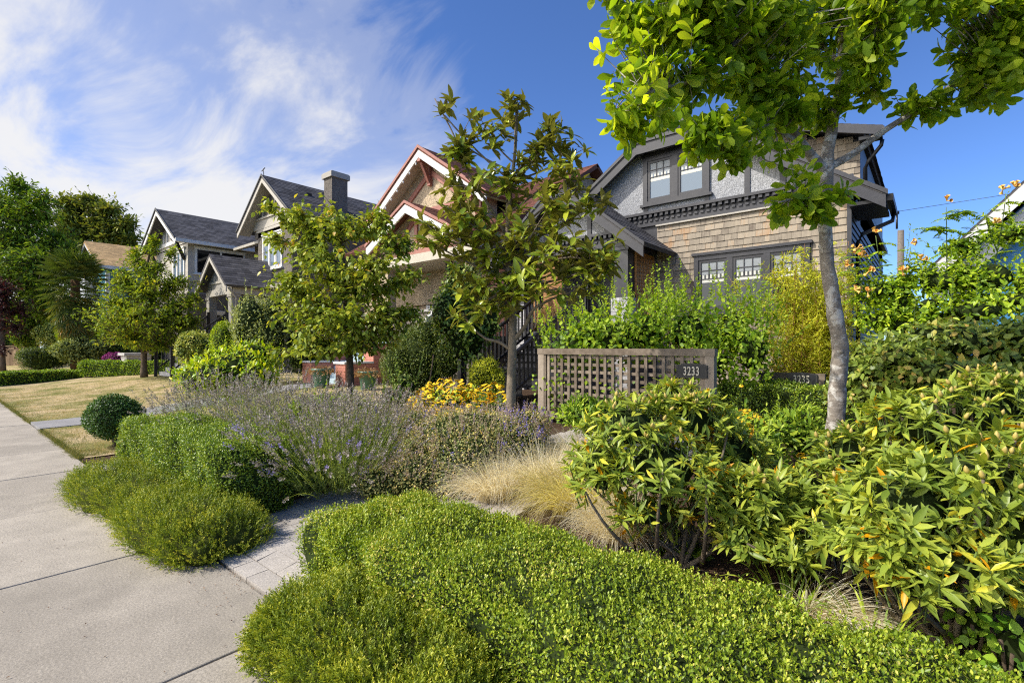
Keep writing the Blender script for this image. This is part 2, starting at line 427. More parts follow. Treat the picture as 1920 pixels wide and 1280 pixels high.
def arcs(base, d, L, droop, m=6, wob=0.0):
    """curved stems: start along d, bend down by droop"""
    k = len(base); s = np.linspace(0, 1, m)[None, :, None]
    L = np.broadcast_to(L, (k,))[:, None, None]; dr = np.broadcast_to(droop, (k,))[:, None, None]
    P = base[:, None, :] + unit(d)[:, None, :] * L * s
    P = P + np.array([0, 0, -1.0]) * dr * L * s ** 2.2
    if wob: P = P + rdir(k)[:, None, :] * wob * L * (s ** 1.5)
    return P

# blobs: (centre(3), radii along right / forward / up)
BASIS = np.stack([RT, FW, UP])
def blob(px, py, t, rx, ry, dep=1.0):
    c = at(px, py, t); s = t / FPX
    return (c, np.array([rx * s, rx * s * dep, ry * s]))
def lumpy(b, k=6, f=.45, seed=1):
    """an ellipsoid broken into a main body and k bulges, for an uneven outline"""
    rng = np.random.default_rng(seed); c, r = b
    out = [(c, r * .82)]
    for i in range(k):
        d = unit(rng.normal(size=3)); d[2] = abs(d[2]) * .9 - .15; d = unit(d)
        out.append((c + (d * r * .62) @ BASIS, r * f * rng.uniform(.75, 1.15)))
    return out
def in_blob(P, b):
    q = ((P - b[0]) @ BASIS.T) / b[1]
    return np.linalg.norm(q, axis=1)
def blob_sample(blobs, n, shell=.3, rng=RNG, lump=.10, floor=True):
    A = np.array([(b[1][0] * b[1][1]) ** .8 + (b[1][0] * b[1][2]) ** .8 * 2 for b in blobs]); A /= A.sum()
    which = rng.choice(len(blobs), size=int(n * 1.6), p=A)
    C = np.array([b[0] for b in blobs])[which]; R = np.array([b[1] for b in blobs])[which]
    d = rdir(len(which), rng)
    w = np.stack([np.sin(d[:, 0] * 7 + which * 1.7) + np.sin(d[:, 1] * 9 + d[:, 2] * 6 + which), np.sin(d[:, 2] * 11 + d[:, 0] * 5)], 1).sum(1) / 3
    rad = (1 - shell * rng.random(len(which)) ** 1.6) * (1 + lump * w)
    P = C + (d * R * rad[:, None]) @ BASIS
    nrm = unit((d / R) @ BASIS)
    keep = np.ones(len(P), bool)
    for i, b in enumerate(blobs):
        q = in_blob(P, b); keep &= (which == i) | (q > 1 - shell * .9)
    if floor: keep &= P[:, 2] > ground(P[:, 0], P[:, 1]) + .01
    return P[keep][:n], nrm[keep][:n]

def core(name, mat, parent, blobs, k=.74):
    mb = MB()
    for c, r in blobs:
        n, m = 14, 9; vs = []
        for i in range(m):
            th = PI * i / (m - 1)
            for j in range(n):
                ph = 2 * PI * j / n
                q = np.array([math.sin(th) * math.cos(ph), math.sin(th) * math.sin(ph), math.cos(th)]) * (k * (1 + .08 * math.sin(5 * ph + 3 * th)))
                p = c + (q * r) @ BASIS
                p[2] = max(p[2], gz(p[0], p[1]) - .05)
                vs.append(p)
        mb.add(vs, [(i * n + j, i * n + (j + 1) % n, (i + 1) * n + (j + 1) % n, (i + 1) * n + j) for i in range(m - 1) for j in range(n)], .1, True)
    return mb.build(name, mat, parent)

def base_of(blobs):
    c = blobs[0][0]; return (c[0], c[1], gz(c[0], c[1]))

def shrub(name, label, cat, blobs, n, L, W, mat, tmpl=SMALL, group=None, shell=.3, up=.3, out=.3, jit=.9, corek=.72, lump=.1, coremat=None, stems=0, seed=1, droop=0.0, shoots=0, shoot_len=.3):
    rng = np.random.default_rng(seed)
    root = thing(name, label, cat, base_of(blobs), group=group)
    P, nr = blob_sample(blobs, n, shell, rng, lump)
    k = len(P)
    d = nr * out + UP * up + rdir(k, rng) * jit - UP * droop
    nn = unit(nr * .9 + UP * .55 + SUNW * .35 + rdir(k, rng) * .45)
    Ls = L * rng.uniform(.65, 1.25, k); rn = rng.random(k)
    sets = [[P, d, nn, Ls, rn]]
    if shoots:
        S, sn = blob_sample(blobs, shoots, .06, rng, lump)
        up_ = sn[:, 2] > -.1; S = S[up_]; sn = sn[up_]
        ax = unit(sn * .5 + UP * .9 + rdir(len(S), rng) * .35); ln = shoot_len * rng.uniform(.5, 1.3, len(S))
        E = S + ax * ln[:, None]
        q = max(4, int(shoot_len / (L * .38)))
        f = np.tile(np.linspace(.05, 1, q), len(S)); ii = np.repeat(np.arange(len(S)), q)
        pos = S[ii] + (E - S)[ii] * f[:, None]
        sd = unit(np.cross(ax[ii], rdir(len(ii), rng)))
        dd = sd * .8 + ax[ii] * .75
        sets.append([pos, dd, unit(ax[ii] + rdir(len(ii), rng) * .3), L * rng.uniform(.6, 1.1, len(ii)) * (1 - .4 * f), np.clip(.45 + .5 * rng.random(len(ii)), 0, 1)])
        twigs('shoots', M['twig_green'], root, S, E, .004)
    P, d, nn, Ls, rn = cat_leaves(*sets) if len(sets) > 1 else sets[0]
    leaves('foliage', mat, root, P, d, nn, Ls, Ls * (W / L), rn, tmpl)
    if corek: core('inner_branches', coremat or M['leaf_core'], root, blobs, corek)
    if stems:
        mb = MB(); c, r = blobs[0]; g = gz(c[0], c[1])
        for i in range(stems):
            a = rng.uniform(0, 2 * PI); e = c + (np.array([math.cos(a) * .6, math.sin(a) * .6, rng.uniform(-.2, .4)]) * r) @ BASIS
            b0 = np.array([c[0] + math.cos(a) * r[0] * .12, c[1] + math.sin(a) * r[0] * .12, g - .05])
            mid = (b0 + e) / 2 + np.array([0, 0, .08]) * r[2]
            mb.tube([b0, mid, e], [.022 * max(r[2], .5), .016 * max(r[2], .5), .008], 6)
        mb.build('stems', M['bark_brown'], root)
    return root

# clipped hedges: a rounded box in a local frame
def superpts(n, half, p, rng):
    a, b, c = half
    ar = np.array([b * c, b * c, a * c, a * c, a * b, a * b * .3]); ar = ar / ar.sum()
    w = rng.choice(6, size=n, p=ar); q = rng.uniform(-1, 1, (n, 3))
    ax = w // 2; q[np.arange(n), ax] = np.where(w % 2 == 0, 1, -1)
    s = (np.abs(q) ** p).sum(1) ** (-1 / p); q = q * s[:, None]
    nr = np.sign(q) * np.abs(q) ** (p - 1) / np.array(half); nr = unit(nr)
    return q * np.array(half), nr

def hedge(name, label, cat, c, half, rot, n, L, W, mat, p=7, group=None, tmpl=SMALL, bump=.035, seed=3, depth=.065, coremat=None, up=.45, spikes=0, keep=None, hair=.12, top_drop=None):
    rng = np.random.default_rng(seed)
    root = thing(name, label, cat, (c[0], c[1], c[2] - half[2]), group=group)
    q, nr = superpts(n, half, p, rng)
    cr, sr = math.cos(rot), math.sin(rot); Rm = np.array([[cr, sr, 0], [-sr, cr, 0], [0, 0, 1]])
    def wob(P):
        return (np.sin(P[:, 0] * 5.1 + seed) * np.sin(P[:, 1] * 6.3 + 1) + np.sin(P[:, 0] * 11 + P[:, 2] * 9 + seed * 2) * .6 + np.sin(P[:, 1] * 17 + P[:, 0] * 13 + P[:, 2] * 15) * .4)
    q = q + nr * (bump * wob(q))[:, None] - nr * (depth * rng.random(n) ** 1.3)[:, None] + nr * (depth * .7 * (rng.random(n) < hair) * rng.random(n))[:, None]
    P = q @ Rm + np.array(c); nw = nr @ Rm
    d = nw * .45 + UP * up + rdir(n, rng) * .8
    nn = unit(nw * .9 + UP * .4 + rdir(n, rng) * .75)
    Ls = L * rng.uniform(.65, 1.2, n)
    ok = P[:, 2] > ground(P[:, 0], P[:, 1])
    if keep is not None: ok &= keep(P)
    hole = np.sin(P[:, 0] * 8.3 + 2 * np.sin(P[:, 1] * 7 + seed)) * np.sin(P[:, 1] * 9.1 + P[:, 2] * 12 + 1.5 * np.sin(P[:, 0] * 5)) 
    ok &= (hole < .84) | (rng.random(n) < .35)
    P, d, nn, Ls, rn = P[ok], d[ok], nn[ok], Ls[ok], rng.random(n)[ok]
    if spikes:
        qs, ns = superpts(spikes, half, p, rng); u_ = ns[:, 2] > .15; qs, ns = qs[u_], ns[u_]
        S_ = (qs - ns * .01) @ Rm + np.array(c); a_ = unit(ns @ Rm * .4 + UP + rdir(len(S_), rng) * .35)
        cl = np.sin(S_[:, 0] * 3.7 + seed) * np.sin(S_[:, 1] * 5.1) > -.25; S_, a_ = S_[cl], a_[cl]
        ln = L * rng.uniform(1.2, 3.2, len(S_)); k_ = 9
        i_ = np.repeat(np.arange(len(S_)), k_); f_ = np.tile(np.linspace(.15, 1, k_), len(S_))
        sd = unit(np.cross(a_[i_], rdir(len(i_), rng)))
        P = np.concatenate([P, S_[i_] + a_[i_] * (ln[i_] * f_)[:, None]]); d = np.concatenate([d, sd * .75 + a_[i_] * .7]); nn = np.concatenate([nn, a_[i_] + rdir(len(i_), rng) * .4])
        Ls = np.concatenate([Ls, L * rng.uniform(.6, 1.0, len(i_))]); rn = np.concatenate([rn, .55 + .4 * rng.random(len(i_))])
    leaves('foliage', mat, root, P, d, nn, Ls, Ls * W / L, rn, tmpl)
    # inner mass of twigs
    g = 26; mb = MB()
    uu = np.linspace(-1, 1, g)
    for axis in range(3):
        for sgn in (-1, 1):
            A, B = np.meshgrid(uu, uu, indexing='ij'); Q = np.zeros((g, g, 3)); o = [i for i in range(3) if i != axis]
            Q[..., o[0]] = A; Q[..., o[1]] = B; Q[..., axis] = sgn
            Q = Q.reshape(-1, 3); s = (np.abs(Q) ** p).sum(1) ** (-1 / p); Q = Q * s[:, None]
            nq = unit(np.sign(Q) * np.abs(Q) ** (p - 1) / np.array(half)); Q = Q * np.array(half)
            Q = Q + nq * (bump * wob(Q) - depth * .85)[:, None]
            Q = Q @ Rm + np.array(c)
            mb.add(Q, [(i * g + j, i * g + j + 1, (i + 1) * g + j + 1, (i + 1) * g + j) for i in range(g - 1) for j in range(g - 1)], .1, True)
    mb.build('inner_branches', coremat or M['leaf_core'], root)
    return root

def yew(name, label, c, half, rot, n, mat, group=None, seed=5, L=.10, nd=12, p=2.6):
    """low spreading conifer: upright needled shoots all over a soft mound"""
    rng = np.random.default_rng(seed)
    root = thing(name, label, 'shrub', (c[0], c[1], c[2] - half[2]), group=group)
    q, nr = superpts(n, half, p, rng)
    cr, sr = math.cos(rot), math.sin(rot); Rm = np.array([[cr, sr, 0], [-sr, cr, 0], [0, 0, 1]])
    w = np.sin(q[:, 0] * 7 + seed) * np.sin(q[:, 1] * 8 + 2) + .6 * np.sin(q[:, 0] * 15 + q[:, 1] * 13)
    q = q + nr * (.03 * w - .06 * rng.random(n))[:, None]
    S = q @ Rm + np.array(c); nw = nr @ Rm
    ok = S[:, 2] > ground(S[:, 0], S[:, 1]) - .01; S = S[ok]; nw = nw[ok]; k = len(S)
    ax = unit(nw * .75 + UP * .5 + rdir(k, rng) * .4); ln = L * rng.uniform(.45, 1.25, k)
    E = S + ax * ln[:, None]; srnd = rng.random(k)
    f = np.tile(np.linspace(0, 1, nd), k); ii = np.repeat(np.arange(k), nd)
    pos = S[ii] + (E - S)[ii] * f[:, None]
    sd = unit(np.cross(ax[ii], rdir(len(ii), rng)))
    dd = sd * .75 + ax[ii] * .75
    rn = np.clip(srnd[ii] * .55 + f * .42 + rng.random(len(ii)) * .12 - .03, 0, 1)
    ls = .021 * rng.uniform(.7, 1.2, len(ii)) * (1.1 - .35 * f)
    leaves('foliage', mat, root, pos, dd, rdir(len(ii), rng), ls, .0062, rn, SMALL)
    mb = MB(); g = 22; uu = np.linspace(-1, 1, g)
    for axis in range(3):
        for sgn in (-1, 1):
            A, B = np.meshgrid(uu, uu, indexing='ij'); Q = np.zeros((g, g, 3)); o = [i for i in range(3) if i != axis]
            Q[..., o[0]] = A; Q[..., o[1]] = B; Q[..., axis] = sgn
            Q = Q.reshape(-1, 3); s = (np.abs(Q) ** p).sum(1) ** (-1 / p); Q = Q * s[:, None] * np.array(half)
            nq = unit(Q / np.array(half) ** 2); ww = np.sin(Q[:, 0] * 7 + seed) * np.sin(Q[:, 1] * 8 + 2) + .6 * np.sin(Q[:, 0] * 15 + Q[:, 1] * 13)
            Q = (Q + nq * (.03 * ww - .06)[:, None]) @ Rm + np.array(c)
            mb.add(Q, [(i * g + j, i * g + j + 1, (i + 1) * g + j + 1, (i + 1) * g + j) for i in range(g - 1) for j in range(g - 1)], .1, True)
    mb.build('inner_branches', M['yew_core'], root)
    return root

def bez(a, b, c, n=7):
    t = np.linspace(0, 1, n)[:, None]
    return (1 - t) ** 2 * a + 2 * t * (1 - t) * b + t ** 2 * c

def tree(name, label, trunk, rad, blobs, ntw, leaf, mat, bark, group=None, limbs=(), auto=True, L=.1, W=.05, per=8, seed=1, tmpl=BROAD,
         reach=1.0, droop=.5, tw_r=.006, rise=.25, fill=.9, tilt=(.6, 1.5), cluster=.16, lrad=.035, cat='tree', start=.45, limb_bark=None, updir=.3, roset_up=.5, stray=.1, knots=(.12, .2, .27, .33, .4, .46)):
    """trunk + limbs reaching into the crown blobs + twigs from the nearest limb + leaves on every twig"""
    rng = np.random.default_rng(seed)
    trunk = [np.array(p, float) for p in trunk]
    root = thing(name, label, cat, trunk[0], group=group)
    mb = MB()
    tp = np.array(trunk); m = len(tp)
    # smooth the trunk
    tt = np.linspace(0, m - 1, (m - 1) * 4 + 1)
    TP = np.stack([np.interp(tt, np.arange(m), tp[:, i]) for i in range(3)], 1)
    for _ in range(2): TP[1:-1] = (TP[:-2] + 2 * TP[1:-1] + TP[2:]) / 4
    TR = np.interp(tt, np.arange(m), rad)
    TR = TR * (1 + .04 * np.sin(np.arange(len(TR)) * 2.1))
    TR[0] *= 1.25
    TR[1] *= 1.08
    mb.tube(TP, TR, 18)
    V_ = np.array(mb.v)
    for q_ in range(len(V_)):
        c_ = TP[min(q_ // 18, len(TP) - 1)]; dv = V_[q_] - c_
        V_[q_] = c_ + dv * (1 + .05 * math.sin(V_[q_][2] * 13 + 3 * math.atan2(dv[1], dv[0])) + .035 * math.sin(V_[q_][2] * 31 + 5 * math.atan2(dv[1], dv[0]) + seed))
    mb.v = [tuple(q_) for q_ in V_]
    for fr_k in knots:                                   # branch scars
        i_ = int(fr_k * (len(TP) - 1)); a_ = rng.uniform(0, 6.28); o_ = TP[i_] + np.array([math.cos(a_), math.sin(a_), 0]) * TR[i_] * .8
        mb.tube([o_, o_ + np.array([math.cos(a_), math.sin(a_), .2]) * TR[i_] * .32], [TR[i_] * .42, TR[i_] * .22], 8)
    mb.build('trunk', bark, root)
    lm = MB(); samples = [TP[int(len(TP) * start):]]
    for pts, r0, r1 in limbs:
        pts = np.array(pts); k = len(pts); t2 = np.linspace(0, k - 1, (k - 1) * 5 + 1)
        Q = np.stack([np.interp(t2, np.arange(k), pts[:, i]) for i in range(3)], 1)
        for _ in range(2): Q[1:-1] = (Q[:-2] + 2 * Q[1:-1] + Q[2:]) / 4
        lm.tube(Q, np.linspace(r0, r1, len(Q)), 9); samples.append(Q[2:])
    if auto:
        for c, r in blobs:
            i = int(rng.uniform(start, .9) * (len(TP) - 1))
            # start lower than the target so the limb rises
            zz = np.abs(TP[:, 2] - (c[2] - .45 * np.linalg.norm(c - TP[i])))
            zz[:int(start * len(TP))] += 5
            i = int(np.argmin(zz)); a = TP[i]
            e = c + (rng.uniform(-.3, .5, 3) * r) @ BASIS
            mid = a * .5 + e * .5 + np.array([0, 0, -rise * .3 * np.linalg.norm(e - a)])
            Q = bez(a, mid, e, 9); r0 = min(lrad, TR[i] * .6)
            lm.tube(Q, np.linspace(r0, tw_r * 1.4, 9), 7); samples.append(Q[3:])
    S_all = np.concatenate(samples)
    # twigs
    vol = np.array([np.prod(b[1]) ** .75 for b in blobs]); vol /= vol.sum()
    which = rng.choice(len(blobs), size=ntw, p=vol)
    C = np.array([b[0] for b in blobs])[which]; R = np.array([b[1] for b in blobs])[which]
    dd = rdir(ntw, rng); rr = rng.random(ntw) ** (1 / 2.2) * fill + (1 - fill) * rng.random(ntw)
    rr = np.where(rng.random(ntw) < stray, rng.uniform(1.0, 1.45, ntw), rr)
    E = C + (dd * R * (rr * rng.uniform(.9, 1.15, ntw))[:, None]) @ BASIS
    D2 = ((E[:, None, :] - S_all[None]) ** 2).sum(2); j = D2.argmin(1); near = S_all[j]
    v = E - near; ln = np.linalg.norm(v, axis=1)
    f = np.clip(reach / np.maximum(ln, 1e-6), 0, 1); S = E - v * f[:, None]
    twigs('twigs', limb_bark or bark, root, S, E, tw_r, tw_r * .45)
    if len(lm.v): lm.build('branches', bark, root)
    ax = unit(unit(v) * .8 + UP * updir + rdir(ntw, rng) * .25)
    if leaf == 'rosette':
        k = per; ii = np.repeat(np.arange(ntw), k); nl = len(ii)
        ax = unit(unit(v) * .5 + UP * roset_up + rdir(ntw, rng) * .45)
        A = ax[ii]; rad_ = unit(np.cross(A, rdir(nl, rng)))
        tl = rng.uniform(tilt[0], tilt[1], nl)[:, None]
        d = A * np.cos(tl) + rad_ * np.sin(tl) - UP * droop * rng.random(nl)[:, None]
        nn = unit(A * np.sin(tl) - rad_ * np.cos(tl) + rdir(nl, rng) * .25)
        P = E[ii] - A * (cluster * .5 * rng.random(nl))[:, None]
    else:
        k = per; ii = np.repeat(np.arange(ntw), k); nl = len(ii)
        fr = 1 - rng.random(nl) ** 1.3 * np.minimum(.9, cluster * per / np.maximum(ln * f, .05))[ii]
        P = S[ii] + (E - S)[ii] * fr[:, None]
        sd = rdir(nl, rng)
        P = P + sd * (cluster * .35 * rng.random(nl))[:, None]
        d = sd * .8 + ax[ii] * .5 - UP * droop
        nn = unit(UP * 1.0 + rdir(nl, rng) * .6)
    Ls = L * rng.uniform(.6, 1.2, nl)
    rn = np.clip(rng.random(nl) * .7 + .3 * rng.random(ntw)[ii], 0, 1)
    leaves('crown', mat, root, P, d, nn, Ls, Ls * W / L, rn, tmpl)
    return root

# foliage colours -----------------------------------------------------------
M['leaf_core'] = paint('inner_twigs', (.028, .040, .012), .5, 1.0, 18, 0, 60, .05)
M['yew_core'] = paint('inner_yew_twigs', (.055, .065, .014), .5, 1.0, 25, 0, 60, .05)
M['twig_green'] = paint('green_shoot', (.13, .19, .045), .2, .7)
M['box'] = leafmat('box_leaf', [(.0, (.045, .082, .010)), (.4, (.115, .18, .018)), (.78, (.215, .28, .036)), (.95, (.30, .33, .07)), (1, (.42, .37, .17))], .38, .32, .4, patch=2.2)
M['box_dark'] = leafmat('dark_box_leaf', [(.0, (.035, .075, .012)), (.5, (.09, .155, .020)), (.85, (.185, .26, .035)), (1, (.29, .34, .07))], .36, .25, .5, patch=4)
M['box_far'] = leafmat('hedge_leaf', [(.0, (.035, .075, .008)), (.5, (.11, .20, .015)), (1, (.27, .36, .04))], .45, .28, .3, patch=2)
M['yew'] = leafmat('yew_needle', [(.0, (.038, .068, .010)), (.45, (.098, .145, .018)), (.8, (.195, .232, .030)), (1, (.32, .32, .05))], .42, .25, .35, patch=4)
M['topiary'] = leafmat('topiary_leaf', [(.0, (.014, .04, .012)), (.5, (.03, .08, .02)), (1, (.075, .15, .03))], .38, .18, .4, patch=4)
M['rhodo'] = leafmat('rhododendron_leaf', [(.0, (.065, .11, .025)), (.4, (.14, .195, .045)), (.72, (.23, .275, .06)), (.9, (.34, .34, .055)), (.96, (.40, .34, .04)), (.98, (.45, .20, .006)), (1, (.45, .20, .006))], .38, .32, .35, patch=1.6)
M['rhodo_bud'] = paint('rhododendron_bud', (.45, .34, .09), .15, .5)
M['rhodo_old'] = leafmat('old_yellow_leaf', [(0, (.62, .32, .01)), (1, (.6, .42, .03))], .4, .3, .4, gain=False)
M['magnolia'] = leafmat('evergreen_magnolia_leaf', [(.0, (.06, .105, .016)), (.5, (.145, .20, .026)), (1, (.28, .32, .045))], .26, .34, .5, back=(.21, .205, .05), patch=2)
M['big_magnolia'] = leafmat('magnolia_leaf', [(.0, (.05, .105, .010)), (.5, (.12, .20, .020)), (1, (.30, .36, .04))], .4, .6, .3, patch=1.4, tint=(1.35, 1.3, .5))
M['dogwood'] = leafmat('dogwood_leaf', [(.0, (.06, .10, .02)), (.4, (.14, .195, .035)), (.75, (.25, .295, .06)), (.92, (.33, .31, .07)), (1, (.33, .16, .05))], .42, .32, .35, patch=1.2)
M['maple'] = leafmat('maple_leaf', [(.0, (.04, .08, .012)), (.45, (.11, .17, .024)), (.8, (.22, .275, .035)), (1, (.33, .28, .04))], .5, .38, .25, patch=.9)
M['conifer'] = leafmat('dense_tree_leaf', [(.0, (.03, .065, .012)), (.5, (.085, .155, .025)), (1, (.2, .26, .045))], .5, .3, .25, patch=.5)
M['far_tree'] = leafmat('far_tree_leaf', [(.0, (.035, .06, .02)), (.5, (.09, .125, .035)), (1, (.2, .21, .07))], .55, .3, .2, patch=.4)
M['purple'] = leafmat('purple_leaf', [(.0, (.010, .007, .012)), (.6, (.032, .014, .024)), (1, (.09, .025, .035))], .5, .25, .25, patch=.8, tint=(1.2, .6, .6))
M['palm'] = leafmat('palm_leaf', [(.0, (.018, .036, .012)), (.5, (.045, .075, .02)), (.8, (.10, .125, .04)), (1, (.26, .15, .04))], .4, .25, .4, patch=1)
M['choisya'] = leafmat('glossy_yellow_green_leaf', [(.0, (.055, .11, .006)), (.45, (.16, .27, .012)), (1, (.40, .45, .03))], .33, .33, .4, patch=2)
M['silver'] = leafmat('silver_green_leaf', [(.0, (.06, .09, .045)), (.5, (.15, .19, .09)), (1, (.30, .34, .17))], .5, .25, .3, patch=1.5)
M['variegated'] = leafmat('variegated_leaf', [(.0, (.07, .11, .03)), (.5, (.19, .24, .08)), (1, (.38, .38, .17))], .5, .25, .3, patch=1.5)
M['gold_conifer'] = leafmat('golden_conifer_leaf', [(.0, (.05, .10, .004)), (.5, (.14, .23, .01)), (1, (.32, .38, .02))], .5, .25, .25, patch=2)
M['gold_yew'] = leafmat('golden_yew_leaf', [(.0, (.10, .14, .01)), (.5, (.28, .31, .02)), (1, (.52, .48, .05))], .45, .28, .3, patch=3)
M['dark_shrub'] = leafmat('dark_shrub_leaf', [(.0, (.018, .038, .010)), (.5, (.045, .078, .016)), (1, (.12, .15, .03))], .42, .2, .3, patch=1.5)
M['camellia'] = leafmat('mid_green_leaf', [(.0, (.03, .065, .016)), (.5, (.085, .15, .035)), (.85, (.18, .25, .07)), (1, (.3, .32, .15))], .4, .3, .4, patch=1.4)
M['philadelphus'] = leafmat('bright_green_leaf', [(.0, (.05, .11, .012)), (.45, (.12, .21, .024)), (1, (.26, .35, .05))], .45, .42, .3, patch=1.6)
M['bamboo_leaf'] = leafmat('yellow_bamboo_leaf', [(.0, (.17, .22, .025)), (.5, (.37, .40, .055)), (1, (.50, .48, .11))], .5, .45, .25, patch=2)
M['trumpet'] = leafmat('trumpet_vine_leaf', [(.0, (.06, .12, .012)), (.45, (.15, .25, .02)), (1, (.33, .42, .04))], .4, .38, .35, patch=1.5)
M['viburnum'] = leafmat('dull_oval_leaf', [(.0, (.05, .085, .02)), (.5, (.11, .16, .035)), (.85, (.17, .21, .055)), (1, (.28, .2, .08))], .42, .25, .4, patch=1.5)
M['perennial'] = leafmat('perennial_leaf', [(.0, (.045, .10, .012)), (.5, (.12, .2, .025)), (1, (.28, .36, .06))], .45, .32, .3, patch=2.5)
M['catmint'] = leafmat('grey_green_leaf', [(.0, (.07, .10, .055)), (.5, (.18, .21, .13)), (.8, (.30, .29, .16)), (1, (.42, .32, .2))], .6, .25, .2, patch=2.5)
M['seedhead'] = leafmat('buff_seed_head', [(.0, (.32, .22, .17)), (.6, (.52, .40, .31)), (1, (.66, .54, .44))], .8, .25, .1, patch=3, gain=False)
M['lav_stem'] = leafmat('lavender_stem', [(.0, (.07, .12, .032)), (.5, (.155, .225, .055)), (1, (.27, .33, .095))], .6, .25, .2, patch=2)
M['lav_leaf'] = leafmat('lavender_leaf', [(.0, (.045, .075, .04)), (.5, (.11, .15, .08)), (1, (.2, .25, .13))], .6, .25, .2, patch=2)
M['lav_old'] = leafmat('faded_lavender_spike', [(.0, (.17, .14, .14)), (.55, (.33, .28, .27)), (1, (.54, .48, .43))], .8, .2, .1, patch=2, gain=False)
M['lav_new'] = leafmat('purple_lavender_spike', [(.0, (.24, .19, .40)), (.6, (.38, .31, .56)), (1, (.54, .47, .68))], .7, .25, .1, tint=(1, .9, 1.2), gain=False)
M['blue_bloom'] = leafmat('blue_bloom', [(.0, (.16, .13, .42)), (1, (.36, .3, .65))], .7, .25, .1, tint=(1, .9, 1.2), gain=False)
M['feather'] = leafmat('blond_grass', [(.0, (.68, .58, .38)), (.5, (.92, .84, .64)), (1, (.95, .92, .80))], .5, .55, .25, patch=3, tint=(1.1, 1.05, .8), gain=False)
M['feather_green'] = leafmat('green_gold_grass', [(.0, (.40, .36, .13)), (.6, (.76, .66, .36)), (1, (.90, .82, .56))], .5, .55, .25, patch=3, gain=False)
M['blade'] = leafmat('dry_lawn_blade', [(.0, (.10, .15, .025)), (.3, (.24, .23, .07)), (.55, (.45, .35, .17)), (1, (.60, .47, .27))], .7, .25, .1, patch=.7, gain=False)
M['petal'] = paint('golden_petal', (.90, .57, .010), .12, .6, 30, rndvar=.18)
M['cone'] = paint('dark_flower_cone', (.035, .014, .006), .3, .9, 40)
M['petal_yellow'] = paint('yellow_petal', (.78, .48, .01), .12, .6, 30, rndvar=.15)
M['trumpet_flower'] = paint('orange_trumpet', (.88, .50, .13), .18, .5, 30, rndvar=.2)
M['pink'] = leafmat('magenta_bloom', [(0, (.22, .03, .14)), (1, (.45, .12, .30))], .6, .25, .1, tint=(1.2, .7, 1.1), gain=False)
M['dry_plant'] = leafmat('dried_plant', [(0, (.26, .13, .06)), (.6, (.42, .25, .12)), (1, (.5, .36, .2))], .8, .2, .1, gain=False)
M['rush'] = leafmat('dried_brown_grass', [(0, (.16, .09, .04)), (.6, (.32, .19, .08)), (1, (.45, .3, .14))], .8, .2, .1, gain=False)
M['chip'] = leafmat('bark_chip', [(0, (.06, .03, .018)), (.6, (.20, .10, .055)), (1, (.34, .2, .11))], .9, .05, .1, gain=False)
M['mint'] = leafmat('mint_leaf', [(.0, (.05, .12, .015)), (.5, (.13, .25, .03)), (1, (.28, .40, .07))], .45, .3, .3, patch=3)
# ================================================================== THE SETTING
def grid_sheet(name, mat, x0, x1, y0, y1, nx, ny, dz, zfun, lab=None, keep=None):
    xs = np.linspace(x0, x1, nx); ys = np.linspace(y0, y1, ny)
    X, Y = np.meshgrid(xs, ys, indexing='ij'); Z = zfun(X, Y) + dz
    V = np.stack([X, Y, Z], -1).reshape(-1, 3)
    f = np.array([(i * ny + j, (i + 1) * ny + j, (i + 1) * ny + j + 1, i * ny + j + 1) for i in range(nx - 1) for j in range(ny - 1)])
    if keep is not None:
        c = V[f].mean(1); f = f[keep(c[:, 0], c[:, 1])]
    o = mesh_np(name, V, [f], mat, smooth=True)
    o['kind'] = 'structure'
    return o
far = MB(); far.add([(-700, -700, -.06), (700, -700, -.06), (700, 700, -.06), (-700, 700, -.06)], [(0, 1, 2, 3)])
far.build('ground', M['far_ground'], kind='structure')
rough = lambda X, Y: ground(X, Y) + .012 * np.sin(X * 3.1) * np.sin(Y * 2.7) + .006 * np.sin(X * 9 + Y * 7)
grid_sheet('garden_soil', M['soil'], -9.2, 9.0, 1.44, 30, 130, 200, -.01, rough)
lawn_z = lambda X, Y: ground(X, Y) + .0015 * np.sin(X * 1.9) * np.sin(Y * 2.3)
grid_sheet('lawn', M['lawn'], -75, -9.2, 1.47, 32, 200, 110, 0.0, lawn_z)

# sidewalk: cast slabs with open joints
mb = MB(); step = 1.9; xj = -2.80
for i in range(-5, 32):
    a = xj - step * i; b = a - step
    mb.box(b + .006, a - .006, -.62, 1.41, -.05, 0.0 + .002 * math.sin(i * 2.3))
sw = mb.build('sidewalk', M['concrete'], kind='structure')
bv = sw.modifiers.new('edge', 'BEVEL'); bv.width = .008; bv.segments = 2; bv.limit_method = 'ANGLE'
mb = MB(); mb.box(-75, 8, -3.0, -.66, -.10, -.005); mb.build('boulevard_grass', M['lawn'], kind='structure')
mb = MB(); mb.box(-75, 8, -3.18, -3.03, -.2, -.01); mb.build('kerb', M['concrete'], kind='structure')
mb = MB(); mb.add([(-90, -12, -.055), (60, -12, -.055), (60, -3.18, -.055), (-90, -3.18, -.055)], [(0, 1, 2, 3)]); mb.build('road', M['asphalt'], kind='structure')

